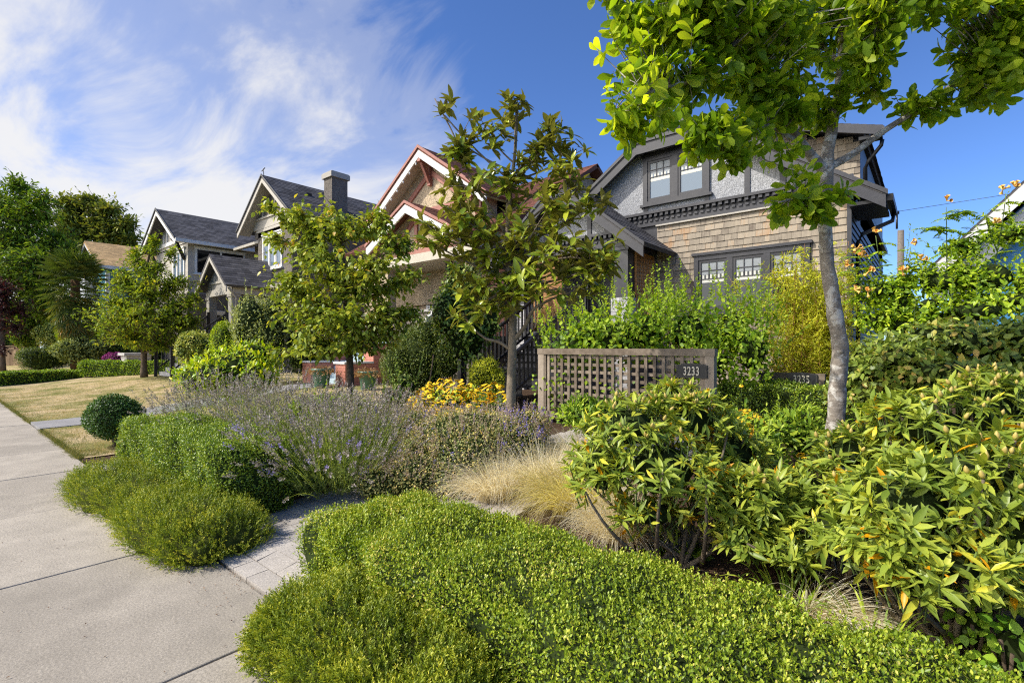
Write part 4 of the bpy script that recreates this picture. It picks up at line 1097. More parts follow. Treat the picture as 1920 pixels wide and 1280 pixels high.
mb = MB(); mb.box(-26.95, -24.0, 10.08, 10.2, 6.46, 6.58); mb.build('gutter', M['cream'], H3)
mb = MB(); rake(mb, cx, half, slope, ze - .07, yb + .06, .25, .05); mb.build('bargeboard', M['cream'], H3)
mb = MB(); rake(mb, cx, half + .04, slope, ze + .01, yb + .01, .08, .04); mb.build('rake_edge', M['black_paint'], H3)
mb = MB()
for sg in (-1, 1):
    x0, x1 = cx + sg * half, cx; z0, z1 = ze - .13, zr - .13
    mb.slab([(x0, yb + .07, z0), (x0, yw, z0), (x1, yw, z1), (x1, yb + .07, z1)], (0, 0, -.03))
mb.build('soffit', M['beige_trim'], H3)
f3 = front(yw)
mb = MB(); mb.boxf(f3, -24.1, -20.0, 6.95, 7.35, 0, .06); mb.boxf(f3, -24.1, -20.0, 7.36, 7.44, 0, .12)
for x in (-23.2, -22.6, -22.0, -21.4, -20.8): mb.boxf(f3, x - .06, x + .06, 7.445, zr - .2 - slope * abs(x - cx) - .1, 0, .05)
mb.boxf(f3, -23.82, -20.4, 6.82, 6.94, 0, .05); mb.build('gable_trim', M['cream'], H3)
window(H3, f3, -23.2, -21.3, 5.05, 6.6, 3, (0, 0, 0), trim='white', sash='white', tw=.1, blind=0)
window(H3, front(yw + .9), -24.9, -24.2, 5.2, 6.25, 1, (2, 2, .5), trim='white', sash='white', tw=.09)
window(H3, f3, -23.3, -21.2, 2.2, 3.75, 3, (2, 3, 1), trim='white', sash='white', tw=.1)
# skirt roof between the floors
roof_plane(H3, 'skirt_roof', M['asphalt_roof'], [(-24.5, 9.3, 4.15), (-19.8, 9.3, 4.15), (-20.3, 10.0, 4.55), (-23.9, 10.0, 4.55)], .08, rs=77)
mb = MB(); mb.box(-24.55, -19.75, 9.2, 9.3, 4.03, 4.16); mb.build('skirt_gutter', M['cream'], H3)
mb = MB()
for i in range(10): mb.box(-24.3 + i * .47, -24.2 + i * .47, 9.36, 9.9, 3.95, 4.04)
mb.build('rafter_tail', M['cream'], H3)
# chimney
mb = MB(); mb.box(-20.68, -20.02, 11.5, 12.26, 6.5, 9.05); ch = mb.build('chimney', M['brown_stucco'], H3)
mb = MB(); mb.box(-20.76, -19.94, 11.42, 12.34, 9.051, 9.27); mb.box(-20.72, -19.98, 11.46, 12.3, 9.271, 9.31); mb.build('chimney_cap', M['beige_trim'], ch)
mb = MB(); mb.box(-21.35, -21.1, 10.9, 11.15, 8.2, 8.42); mb.build('roof_vent', M['black_paint'], H3)
mb = MB(); mb.tube([(cx, yb + .1, zr), (cx - .05, yb + .1, zr + .3)], .015, 6); mb.tube([(cx - .2, yb + .1, zr + .22), (cx + .1, yb + .1, zr + .3)], .02, 6); mb.build('aerial', M['metal_dark'], H3)
# entrance porch
a = atY(392, 476, 7.6); pc = a[0]; pr = a[2]; ph, ps, py0 = 1.75, .80, 7.6; pe = pr - ps * ph
for sg in (-1, 1):
    roof_plane(H3, 'porch_roof', M['asphalt_roof'], [(pc + sg * ph, py0, pe), (pc + sg * ph, 10.9, pe), (pc, 10.9, pr), (pc, py0, pr)], .09, rs=80 + sg, e=.17, wr=(.28, .45))
mb = MB(); rake(mb, pc, ph, ps, pe - .06, py0 + .05, .22, .045); mb.build('porch_bargeboard', M['cream'], H3)
mb = MB(); mb.slab([(pc - 1.35, 8.0, pe - .3), (pc + 1.35, 8.0, pe - .3), (pc + 1.35, 8.0, pe + .2), (pc, 8.0, pr - .15), (pc - 1.35, 8.0, pe + .2)], (0, .12, 0)); mb.build('porch_gable', M['beige_trim'], H3)
mb = MB(); mb.box(pc - 1.4, pc + 1.4, 7.95, 8.0, pe - .3, pe - .02); mb.box(pc - 1.0, pc + 1.0, 7.955, 8.0, pe + .22, pe + .32)
for x in (-.5, 0, .5): mb.box(pc + x - .05, pc + x + .05, 7.96, 8.0, pe + .33, pe + .95 - abs(x) * .8)
mb.box(pc + 1.25, pc + 1.45, 8.0, 10.9, pe - .3, pe - .05); mb.build('porch_beam', M['cream'], H3)
for x in (-1.2, 1.2):
    mb = MB(); mb.box(pc + x - .17, pc + x + .17, 7.95, 8.25, 2.35, pe - .3); mb.box(pc + x - .27, pc + x + .27, 7.88, 8.33, 2.05, 2.35); mb.box(pc + x - .22, pc + x + .22, 7.92, 8.28, pe - .42, pe - .305)
    mb.build('porch_post', M['beige_trim'], H3)
mb = MB(); mb.box(pc - 1.6, pc + 1.6, 7.85, 10.8, 1.8, 2.04); mb.box(pc - 1.5, pc + 1.5, 8.0, 10.8, .4, 1.8); mb.build('porch_floor', M['beige_trim'], H3)
mb = MB(); mb.box(pc - 1.3, pc + 1.6, 10.5, 10.85, 2.04, pe - .1); mb.build('porch_recess', M['dark_void'], H3)
ln = MB(); c = vec(pc + .35, 8.9, 2.95); ln.tube([c + vec(0, 0, .5), c + vec(0, 0, .15)], .012, 6); ln.lathe(c, [(.03, .16), (.13, .08), (.14, -.12), (.1, -.14)], 10); ln.build('porch_lamp', M['white'], H3)
mb = MB()
mb.tube([(pc + 1.62, 7.75, pe - .1), (pc + 1.55, 7.9, pe - .25), (pc + 1.42, 8.1, pe - .45), (pc + 1.42, 8.1, 2.1)], .045, 8); mb.build('downpipe', M['cream'], H3)
mb = MB()
for i in range(9): mb.box(pc - .95, pc + .95, 6.1 + i * .21, 8.0, .45 + i * .165, .45 + (i + 1) * .165 - .003)
mb.build('step', M['stone'], H3)
for x in (-1.0, 1.0):
    mb = MB(); a = vec(pc + x, 6.0, 1.45); b = vec(pc + x, 7.9, 2.95); mb.beam(a, b, .06, .06); mb.beam(a - EZ * .75, b - EZ * .75, .05, .05)
    mb.box(a[0] - .045, a[0] + .045, a[1] - .05, a[1] + .05, .4, 1.6); mb.box(b[0] - .045, b[0] + .045, b[1] - .05, b[1] + .05, 2.0, 3.1)
    for i in range(14):
        p = a + (b - a) * (i + .6) / 14; mb.box(p[0] - .015, p[0] + .015, p[1] - .015, p[1] + .015, p[2] - .75, p[2])
    mb.build('stair_railing', M['black_paint'], H3)

# ================================================================== FOURTH HOUSE (white, dark roof)
H4 = thing('house', 'white sided house with dark shingle roof, left of the chimney house', 'house', (-31, 9, .5))
cx, yb, yw = -31.0, 7.8, 8.5; half, slope, ze = 3.05, .63, 6.9; zr = ze + slope * half
mb = MB(); mb.box(-33.6, -28.4, yw, 16, .3, 6.85); mb.slab([(-33.6, yw, 6.8), (-28.4, yw, 6.8), (-28.4, yw, 7.1), (cx, yw, zr - .15), (-33.6, yw, 7.1)], (0, .3, 0)); mb.build('wall', M['cream'], H4)
mb = MB(); mb.box(-33.65, -28.35, yw - .06, 16, .3, 4.3); mb.build('lower_wall', M['brown_stucco'], H4)
for sg in (-1, 1):
    roof_plane(H4, 'roof', M['asphalt_roof'], [(cx + sg * half, yb, ze), (cx + sg * half, 17, ze), (cx, 17, zr), (cx, yb, zr)], .10, rs=90 + sg, e=.18, wr=(.3, .5))
mb = MB(); rake(mb, cx, half, slope, ze - .05, yb + .06, .27, .05); mb.build('bargeboard', M['white'], H4)
mb = MB(); rake(mb, cx, half + .04, slope, ze + .02, yb + .01, .09, .04); mb.build('rake_edge', M['black_paint'], H4)
mb = MB(); mb.box(-27.95, -27.8, yb, 17, ze - .2, ze - .03); mb.build('gutter', M['white'], H4)
f4 = front(yw)
mb = MB()
for x in (-32.2, -31.6, -31.0, -30.4, -29.8): mb.boxf(f4, x - .05, x + .05, 7.2, zr - .3 - slope * abs(x - cx), 0, .05)
mb.boxf(f4, -33.4, -28.6, 7.0, 7.2, 0, .07); mb.build('gable_trim', M['white'], H4)
for x in (cx - 2.2, cx + 2.2):
    mb = MB(); mb.tube([(x, yb + .1, 7.0), (x, yw - .35, 6.75), (x, yw - .02, 6.0)], .09, 6); mb.build('curved_bracket', M['black_paint'], H4)
window(H4, f4, -30.6, -28.8, 4.7, 6.6, 3, (0, 0, 0), trim='white', sash='white', tw=.12)
window(H4, right(-28.4), 8.8, 11.2, 5.3, 6.62, 2, (0, 0, 0), trim='white', sash='black_paint', glass='glass_dark', tw=.1)
window(H4, right(-28.35), 9.4, 11.4, 1.6, 3.4, 2, (0, 0, 0), trim='white', sash='white', glass='glass_dark', tw=.1)

# ================================================================== FIFTH HOUSE (tan roof, teal walls)
H5 = thing('house', 'teal house with tan shingle roof beyond the palm', 'house', (-44, 8, .4))
cx, yb = -44.0, 7.0; half, slope, ze = 4.1, .5, 6.75; zr = ze + slope * half
mb = MB(); mb.box(-47.6, -40.5, 7.6, 16, .2, 6.7); mb.slab([(-47.6, 7.6, 6.6), (-40.5, 7.6, 6.6), (cx, 7.6, zr - .2)], (0, .3, 0)); mb.build('wall', M['teal'], H5)
for sg in (-1, 1):
    roof_plane(H5, 'roof', M['tan_roof'], [(cx + sg * half, yb, ze), (cx + sg * half, 17, ze), (cx, 17, zr), (cx, yb, zr)], .12, rs=100 + sg, e=.2, wr=(.3, .5))
mb = MB(); rake(mb, cx, half, slope, ze - .05, yb + .06, .25, .05); mb.build('bargeboard', M['white'], H5)
mb = MB(); mb.box(-40.52, -40.35, 7.5, 7.7, .3, 6.4); mb.box(-39.95, -39.83, 7, 17, 6.55, 6.75); mb.build('corner_trim', M['white'], H5)
window(H5, right(-40.5), 8.8, 10.6, 3.6, 5.6, 1, (0, 0, 0), trim='white', sash='white', glass='glass_dark', tw=.14)
mb = MB(); mb.box(-44.3, -43.8, 11, 11.5, zr - .3, zr + .35); mb.build('chimney', M['cream'], H5)

# ================================================================== HOUSE AT THE RIGHT EDGE (white boards, blue wall)
H6 = thing('house', 'white and blue house whose steep roof edge shows at the right', 'house', (4.5, 13.6, .4))
a = atY(1760, 486, 13.0); b = atY(1920, 340, 13.0); sl = (b[2] - a[2]) / (b[0] - a[0]); cx6 = 3.9; x0 = a[0] - .1; z0 = a[2] - .1 * sl; zr6 = z0 + sl * (cx6 - x0)
mb = MB(); mb.slab([(x0 + .45, 13.6, .3), (7.6, 13.6, .3), (7.6, 13.6, z0), (cx6, 13.6, zr6 - .35), (x0 + .45, 13.6, z0 + .1)], (0, 9, 0)); mb.build('wall', M['skyblue'], H6)
roof_plane(H6, 'roof', M['asphalt_roof'], [(x0, 12.95, z0), (x0, 23, z0), (cx6, 23, zr6), (cx6, 12.95, zr6)], .12, rs=120)
roof_plane(H6, 'roof', M['asphalt_roof'], [(2 * cx6 - x0, 12.95, z0), (2 * cx6 - x0, 23, z0), (cx6, 23, zr6), (cx6, 12.95, zr6)], .12, course=False)
mb = MB(); rake(mb, cx6, cx6 - x0, sl, z0 - .05, 13.0, .30, .06); mb.build('bargeboard', M['white'], H6)
mb = MB(); rake(mb, cx6, cx6 - x0 - .02, sl, z0 - .42, 13.3, .42, .04); mb.build('fascia', M['white'], H6)
mb = MB(); mb.slab([(x0, 13.01, z0 - .16), (x0, 13.6, z0 - .16), (cx6, 13.6, zr6 - .16), (cx6, 13.01, zr6 - .16)], (0, 0, -.03)); mb.build('soffit', M['white'], H6)
window(H6, front(13.6), 1.9, 3.0, 1.6, 3.0, 1, (0, 0, 0), trim='white', sash='white', glass='glass_dark', tw=.12)
mb = MB(); mb.box(x0 + .42, x0 + .56, 13.55, 13.65, .3, z0); mb.build('corner_board', M['white'], H6)

# utility pole far behind the gap
p = atY(1689, 432, 32.0)
pl = thing('utility_pole', 'weathered wooden utility pole showing between the two houses at right', 'pole', (p[0], p[1], .4))
mb = MB(); mb.tube([(p[0], p[1], .3), (p[0], p[1], p[2])], [.17, .135], 12); mb.build('pole_shaft', M['pole'], pl)
mb = MB(); mb.tube([(p[0] - .16, p[1], p[2] + .1), (p[0] - .16, p[1], p[2] + .85)], .05, 8); mb.tube([(p[0] - .16, p[1], p[2] + .85), (p[0] - .16, p[1], p[2] + 1.0)], .11, 8); mb.build('insulator', M['metal_dark'], pl)
mb = MB(); mb.tube([(p[0] - .16, p[1], p[2] + .98), (p[0] + 5, p[1] + .3, p[2] + 1.15), (p[0] + 12, p[1] + .5, p[2] + 1.6)], .012, 5); mb.build('wire', M['metal_dark'], pl)

# wooden fence at the far left
a = at(-40, 675, 38); b = at(75, 672, 36)
fn = thing('wooden_fence', 'brown upright board fence under the purple tree at far left', 'fence', ((a[0] + b[0]) / 2, (a[1] + b[1]) / 2, gz(a[0], a[1])))
mb = MB(); d = (b - a); Lf = np.linalg.norm(d[:2]); d = d / Lf; nrm = np.array([-d[1], d[0], 0])
for i in range(int(Lf / .16)):
    o = np.array([a[0], a[1], 0]) + d * np.array([1, 1, 0]) * i * .16; z0 = gz(o[0], o[1]); h = 1.5 + .02 * math.sin(i * 3)
    mb.boxf((np.array([o[0], o[1], z0 - .1]), d * np.array([1, 1, 0]), EZ, nrm), 0, .15, 0, h, 0, .025)
mb.build('fence_boards', M['fence_wood'], fn)
mb = MB(); mb.beam((a[0], a[1], gz(a[0], a[1]) + 1.46), (b[0], b[1], gz(b[0], b[1]) + 1.46), .09, .06); mb.build('top_rail', M['fence_wood'], fn)

# ================================================================== TRELLISES WITH HOUSE NUMBERS
def text_mesh(name, s, size, loc, mat, parent, depth=.006, sx=.62):
    cu = bpy.data.curves.new(name, 'FONT'); cu.body = s; cu.size = size; cu.extrude = depth; cu.align_x = 'CENTER'; cu.align_y = 'CENTER'; cu.space_character = 1.12; cu.offset = .002
    tmp = bpy.data.objects.new(name, cu); COL.objects.link(tmp)
    dg = bpy.context.evaluated_depsgraph_get(); dg.update()
    me = bpy.data.meshes.new_from_object(tmp.evaluated_get(dg)); COL.objects.unlink(tmp); bpy.data.objects.remove(tmp)
    V = np.array([v.co[:] for v in me.vertices]); V = np.stack([V[:, 0] * sx, -V[:, 2], V[:, 1]], 1)
    V = V + np.array(loc)
    o_ = localize(V, parent) if parent is not None else V
    me.vertices.foreach_set('co', o_.astype(np.float32).ravel()); me.update()
    me.materials.clear(); me.materials.append(mat)
    o = bpy.data.objects.new(name, me); put(o, parent=parent); return o

M['plaque'] = paint('black_plaque', (.012, .013, .017), .15, .35)
M['digit'] = paint('pale_number', (.62, .56, .44), .06, .5)
def plaque(text, cx, cz, y, w, h, label, parent=None):
    root = thing('house_number_plaque', label, 'house number', (cx, y, cz - h / 2))
    def outline(w, h, arch):
        pts = [(-w / 2, -h / 2), (w / 2, -h / 2), (w / 2, h / 2 - arch)]
        for i in range(9):
            t = i / 8; x = w / 2 * .84 - w * .84 * t; pts.append((x, h / 2 - arch + arch * math.sin(PI * (.12 + .76 * t)) ** .8))
        pts += [(-w / 2, h / 2 - arch)]
        return pts
    mb = MB(); mb.slab([(cx + x, y, cz + z) for x, z in outline(w, h, h * .16)], (0, .018, 0)); mb.build('plate', M['plaque'], root)
    mb = MB(); O = outline(w * .95, h * .90, h * .15); I = outline(w * .93, h * .86, h * .15)
    n = len(O)
    for i in range(n):
        j = (i + 1) % n
        mb.add([(cx + O[i][0], y - .003, cz + O[i][1]), (cx + O[j][0], y - .003, cz + O[j][1]), (cx + I[j][0], y - .003, cz + I[j][1]), (cx + I[i][0], y - .003, cz + I[i][1])], [(0, 1, 2, 3)])
    mb.build('border', paint('plaque_rim', (.09, .085, .075), .1, .4), root)
    text_mesh('digits', text, h * .82, (cx, y - .006, cz - h * .06), M['digit'], root)
    return root

def trellis(label, x0, x1, y, z0, z1, nv, nh, wide=.11):
    root = thing('trellis', label, 'trellis', ((x0 + x1) / 2, y, z0))
    for x in (x0, x1 - wide):
        mb = MB(); mb.box(x, x + wide, y - .045, y + .06, z0 - .1, z1 - wide * .82 - .002 if x == x0 else z1 - wide * .82 - .002); mb.build('post', M['grey_wood'], root)
    mb = MB(); mb.box(x0 - .01, x1 + .01, y - .05, y + .065, z1 - wide * .82, z1); mb.build('top_rail', M['grey_wood'], root)
    mb = MB(); mb.box(x0 + wide, x1 - wide, y - .03, y + .04, z0 + .0, z0 + .09); mb.build('bottom_rail', M['grey_wood'], root)
    mb = MB(); a0, a1, b0, b1 = x0 + wide, x1 - wide, z0 + .09, z1 - wide * .82
    for i in range(nv): x = a0 + (a1 - a0) * (i + .6) / nv; mb.box(x - .021, x + .021, y - .022, y - .002, b0, b1, rr.random())
    for i in range(nh): z = b0 + (b1 - b0) * (i + .65) / nh; mb.box(a0, a1, y + .0, y + .018, z - .021, z + .021, rr.random())
    mb.build('lattice', M['grey_wood'], root)
    mb = MB()
    for x in (a0, a1 - .03): mb.box(x, x + .03, y - .035, y + .03, b0, b1)
    mb.build('inner_frame', M['grey_wood'], root)
    return root
YT = 6.25
tl = atY(1012, 656, YT); tr = atY(1341, 660, YT)
trellis('weathered grey lattice trellis screen carrying the plaque reading 3233', tl[0], tr[0], YT, .52, 1.575, 20, 8)
mb = MB(); mb.box(tl[0] - .17, tl[0] - .06, YT + .25, YT + .36, .3, 1.56)
pp = thing('wooden_post', 'grey wooden post just behind the left end of the tall trellis', 'post', (tl[0] - .12, YT + .3, .4)); mb.build('post_shaft', M['grey_wood'], pp)
c = atY(1297, 694.5, YT - .06)
plaque('3233', c[0], c[2], YT - .07, .385, .185, 'black plaque with pale numbers 3233 on the tall trellis')
Y5 = 8.0
a = atY(1425, 697, Y5); b = atY(1546, 699, Y5)
trellis('low weathered trellis carrying the plaque reading 3235, behind the clipped hedge', a[0], b[0], Y5, .5, a[2], 9, 5)
c = atY(1503, 710, Y5 - .06)
plaque('3235', c[0], c[2], Y5 - .07, .39, .185, 'black plaque with pale numbers 3235, half hidden by the hedge')
# stone pillar by the steps of the third house
a = at(255, 668, 24.5)
sp = thing('stone_pillar', 'low grey block pillar with flat stone cap by the house steps', 'pillar', (a[0], a[1], gz(a[0], a[1])))
mb = MB(); zt = a[2] + .05
for k in range(6):
    for s in range(3):
        o = .12 * (k % 2); w = 1.05 / 3
        mb.box(a[0] - .52 + s * w + .006, a[0] - .52 + (s + 1) * w - .006, a[1] - .5 + .02 * rr.random(), a[1] + .5, zt - .16 * (k + 1) + .006, zt - .16 * k - .002, rr.random())
mb.build('pillar_body', M['stone'], sp)
mb = MB(); mb.box(a[0] - .62, a[0] + .62, a[1] - .6, a[1] + .6, zt, zt + .13); mb.build('cap_stone', M['stone'], sp)
# ================================================================== TREES
def tp(t, *pts): return [at(x, y, t) for x, y in pts]

# 1. leafy magnolia at the right, near
T = 4.2
base = at(1563, 930, T); base[2] = gz(base[0], base[1]) - .05
trunk = [base] + tp(T, (1562, 880), (1567, 780), (1573, 700), (1576, 645), (1562, 570), (1549, 480), (1546, 400), (1548, 330), (1554, 270), (1570, 190), (1578, 100), (1577, 0), (1570, -90), (1560, -190))
rad = [.085, .072, .067, .064, .061, .057, .052, .050, .055, .046, .034, .028, .022, .016, .01]
limbs = [
    ([at(1549, 325, T), at(1500, 268, T - .05), at(1450, 195, T - .15), at(1400, 140, T - .3), at(1340, 70, T - .45), at(1290, 0, T - .5)], .045, .012),
    ([at(1552, 315, T), at(1595, 292, T + .05), at(1650, 250, T + .05), at(1730, 200, T - .05), at(1800, 150, T - .15), at(1880, 70, T - .3), at(1940, 10, T - .4)], .034, .010),
    ([at(1500, 268, T - .05), at(1440, 235, T - .3), at(1370, 230, T - .5), at(1320, 250, T - .6)], .02, .007),
    ([at(1400, 140, T - .3), at(1310, 150, T - .5), at(1220, 170, T - .6), at(1150, 210, T - .7)], .02, .006),
    ([at(1552, 395, T), at(1520, 380, T - .15), at(1490, 372, T - .3), at(1460, 380, T - .4)], .016, .006),
    ([at(1570, 190, T), at(1620, 140, T - .3), at(1640, 60, T - .5), at(1650, -30, T - .6)], .022, .008),
    ([at(1575, 120, T), at(1520, 60, T + .3), at(1450, 10, T + .6)], .02, .008),
    ([at(1340, 70, T - .45), at(1260, 50, T - .3), at(1180, 30, T - .1)], .016, .006)]
B = [blob(*a) for a in ((1215, 110, 3.95, 95, 110, .6), (1170, 222, 3.4, 45, 36, .6), (1225, 240, 3.4, 40, 34, .6), (1290, 40, 3.95, 130, 80, .6), (1310, 170, 4.00, 80, 55, .6), (1400, 60, 4.10, 110, 90, .6),
     (1420, 150, 4.20, 80, 80, .6), (1325, 255, 3.95, 36, 34, .6), (1420, 225, 4.2, 70, 42, .6), (1370, 315, 3.95, 22, 30, .6), (1505, 225, 4.40, 52, 36, .6), (1530, 90, 4.50, 80, 90, .6), (1590, 185, 4.20, 46, 40, .6), (1620, 40, 4.00, 90, 50, .6),
     (1665, 215, 4.40, 46, 22, .6), (1740, 40, 4.10, 90, 50, .6), (1800, 110, 4.20, 75, 65, .6), (1850, 50, 4.10, 90, 80, .6), (1810, 190, 4.20, 60, 40, .6), (1890, 130, 4.20, 50, 70, .6), (1495, 385, 4.25, 58, 34, .6), (1450, 300, 4.20, 24, 22, .6), (1555, 388, 4.20, 24, 22, .6), (1450, -40, 4.3, 150, 30, .6), (1740, -40, 4.2, 120, 30, .6), (1135, 10, 4.00, 45, 30, .6))]
B = [(q_[0] - FW * .25, q_[1]) for q_ in B]
B += [blob(*q_) for q_ in ((1475, 388, 3.95, 46, 30, .7), (1530, 380, 3.9, 46, 34, .7), (1450, 292, 3.9, 30, 30, .7), (1368, 292, 3.7, 24, 34, .7), (1322, 282, 3.6, 22, 26, .7), (1500, 318, 3.95, 26, 20, .7), (1185, 236, 3.3, 44, 30, .7), (1250, 215, 3.4, 40, 36, .7))]
for pts_, r0_, r1_ in limbs[:3] + limbs[5:]:
    for f_ in (.55, .78, .97):
        x_ = f_ * (len(pts_) - 1); i_ = int(min(x_, len(pts_) - 1.001)); p_ = pts_[i_] + (pts_[i_ + 1] - pts_[i_]) * (x_ - i_)
        B.append((p_ - EZ * .03, np.array([.22, .16, .18])))
tree('magnolia_tree', 'tall magnolia with broad green leaves and mottled grey curved trunk at right', trunk, rad, B, 1650, 'rosette', M['big_magnolia'], M['bark_grey'],
     limbs=limbs, auto=False, stray=.05, L=.122, W=.054, per=8, seed=3, tmpl=OBOV, reach=.42, droop=.85, tw_r=.0055, tilt=(.5, 1.5), cluster=.22, fill=.9, start=.55, roset_up=.15)

# 2. evergreen magnolia in the middle
T = 5.7
base = at(958, 770, T); base[2] = gz(base[0], base[1]) - .05
trunk = [base] + tp(T, (958, 720), (961, 655), (962, 600), (958, 540), (950, 470), (953, 400), (962, 320), (968, 260), (970, 205))
rad = [.066, .052, .049, .046, .036, .03, .025, .02, .015, .008]
limbs = [([at(962, 640, T), at(985, 612, T - .1), at(998, 580, T - .2), at(1030, 562, T - .3), at(1075, 545, T - .4)], .028, .009),
         ([at(958, 655, T), at(935, 640, T + .05), at(912, 636, T + .1), at(885, 615, T + .1), at(868, 585, T)], .022, .008),
         ([at(952, 470, T), at(985, 420, T - .1), at(1030, 380, T - .2), at(1080, 360, T - .2)], .018, .007),
         ([at(950, 440, T), at(920, 390, T), at(880, 330, T), at(850, 250, T), at(815, 185, T)], .02, .006),
         ([at(955, 530, T), at(1000, 500, T - .3), at(1070, 480, T - .4), at(1130, 495, T - .5)], .018, .007),
         ([at(950, 470, T), at(900, 465, T - .1), at(850, 455, T - .2), at(820, 445, T - .2)], .018, .007),
         ([at(960, 330, T), at(1000, 290, T), at(1040, 250, T), at(1055, 225, T)], .014, .006)]
B = [blob(*a) for a in ((968, 205, T, 38, 34), (838, 215, T, 30, 34), (862, 275, T, 34, 34), (915, 250, T, 42, 42), (1040, 255, T, 48, 40), (1000, 290, T, 45, 35), (880, 350, T, 52, 45), (950, 350, T, 52, 42), (1050, 335, T - .2, 46, 38),
     (1085, 290, T, 28, 24), (1125, 372, T - .3, 38, 24), (1060, 400, T - .3, 55, 35), (860, 420, T - .2, 55, 40), (820, 450, T - .2, 38, 28), (935, 450, T - .2, 66, 44), (1010, 440, T - .3, 56, 40), (1080, 480, T - .4, 66, 34), (1140, 492, T - .5, 34, 20),
     (900, 530, T - .1, 55, 40), (1000, 520, T - .3, 55, 35), (1075, 540, T - .4, 52, 26), (870, 585, T, 42, 26), (945, 575, T - .2, 45, 34), (885, 480, T, 45, 35))]
tree('evergreen_magnolia', 'young evergreen magnolia with glossy leaves and rusty undersides in the middle', trunk, rad, B, 330, 'rosette', M['magnolia'], M['bark_olive'],
     limbs=limbs, auto=True, L=.165, W=.058, per=9, seed=8, tmpl=ELLIP, reach=.6, droop=.4, tw_r=.006, tilt=(.3, 1.9), cluster=.14, start=.45, lrad=.016, roset_up=1.2)

# 3. dogwood left of it
T = 8.8
base = at(657, 740, T); base[2] = gz(base[0], base[1]) - .05
trunk = [base] + tp(T, (657, 700), (654, 640), (650, 570), (645, 500), (640, 440), (636, 400))
rad = [.075, .062, .056, .045, .03, .018, .01]
B = [blob(*a) for a in ((630, 425, T, 58, 38), (560, 405, T, 48, 22), (520, 450, T, 30, 24), (585, 455, T, 45, 30), (700, 420, T, 44, 34), (745, 455, T, 34, 34), (600, 515, T - .2, 80, 46), (690, 520, T - .2, 78, 50), (545, 530, T, 30, 28),
     (570, 590, T - .2, 56, 44), (640, 605, T - .4, 90, 44), (720, 600, T - .2, 58, 36), (600, 655, T - .3, 72, 22), (690, 645, T - .2, 60, 20), (760, 520, T, 26, 38), (505, 385, T, 16, 12), (765, 590, T, 25, 20))]
tree('dogwood_tree', 'dogwood with small drooping yellow green leaves in front of the chimney house', trunk, rad, B, 1900, 'alt', M['dogwood'], M['bark_brown'],
     L=.10, W=.062, per=8, seed=12, stray=.2, reach=.9, droop=.75, tw_r=.005, cluster=.13, start=.3, lrad=.022, updir=.55)

# 4. layered tree at the left
T = 20
base = at(270, 690, T); base[2] = gz(base[0], base[1])
trunk = [base] + tp(T, (270, 660), (270, 620), (271, 570), (274, 520), (280, 470))
rad = [.11, .10, .09, .07, .05, .02]
B = [blob(*a) for a in ((288, 462, T, 16, 22), (250, 478, T, 18, 16), (270, 505, T, 40, 18), (325, 475, T, 10, 20), (305, 530, T, 48, 16), (235, 535, T, 34, 18), (280, 555, T, 62, 15), (225, 570, T, 34, 14), (335, 575, T, 38, 14), (270, 590, T - .5, 82, 16), (215, 605, T, 30, 12), (330, 605, T, 46, 14), (275, 620, T - .5, 74, 12), (360, 560, T, 14, 10), (265, 638, T - .6, 62, 10), (300, 650, T - .4, 40, 8))]
tree('layered_maple_tree', 'feathery layered green tree before the white house at left', trunk, rad, B, 2200, 'alt', M['maple'], M['bark_brown'],
     L=.15, W=.07, per=9, seed=15, stray=.22, reach=1.6, droop=.2, tw_r=.010, cluster=.2, start=.2, lrad=.04, tmpl=SMALL, updir=.3)

# 5-7. big trees far left
T = 34
base = at(60, 690, T); base[2] = gz(base[0], base[1])
trunk = [base] + tp(T, (60, 620), (55, 520), (45, 430), (38, 350))
B = [blob(*a) for a in ((40, 352, T, 26, 26), (75, 372, T, 20, 16), (5, 385, T, 42, 40), (60, 400, T, 48, 32), (20, 450, T, 62, 42), (90, 455, T, 48, 36), (50, 510, T - 1, 80, 44), (120, 510, T, 34, 34), (25, 570, T, 60, 40), (95, 570, T - 1, 50, 36), (135, 470, T, 16, 26), (-40, 480, T, 60, 90))]
tree('dense_tree', 'tall dense green tree at the far left edge', trunk, [.4, .34, .26, .16, .05], B, 2900, 'alt', M['conifer'], M['bark_brown'],
     L=.36, W=.13, per=10, seed=18, reach=2.2, droop=.25, tw_r=.02, cluster=.4, start=.15, lrad=.09, tmpl=SMALL)
T = 56
base = at(185, 680, T); base[2] = gz(base[0], base[1])
trunk = [base] + tp(T, (185, 600), (187, 500), (185, 420))
B = [blob(*a) for a in ((130, 385, T, 26, 20), (165, 378, T, 30, 16), (200, 395, T, 30, 18), (235, 425, T, 24, 24), (150, 420, T, 40, 26), (205, 440, T, 36, 28), (245, 455, T, 14, 16), (120, 450, T, 30, 40), (180, 475, T, 40, 25))]
tree('spreading_tree', 'broad distant tree rising behind the tan roofed teal house', trunk, [.5, .45, .35, .1], B, 1800, 'alt', M['far_tree'], M['bark_brown'],
     L=.55, W=.24, per=9, seed=21, reach=4, droop=.2, tw_r=.035, cluster=.55, start=.3, lrad=.14, tmpl=SMALL)
T = 30
base = at(5, 690, T); base[2] = gz(base[0], base[1])
trunk = [base] + tp(T, (5, 640), (2, 590), (0, 540))
B = [blob(*a) for a in ((0, 545, T, 38, 26), (20, 575, T, 34, 28), (-20, 600, T, 40, 40), (25, 615, T, 28, 20), (5, 655, T - 1, 24, 14), (-50, 580, T, 50, 60))]
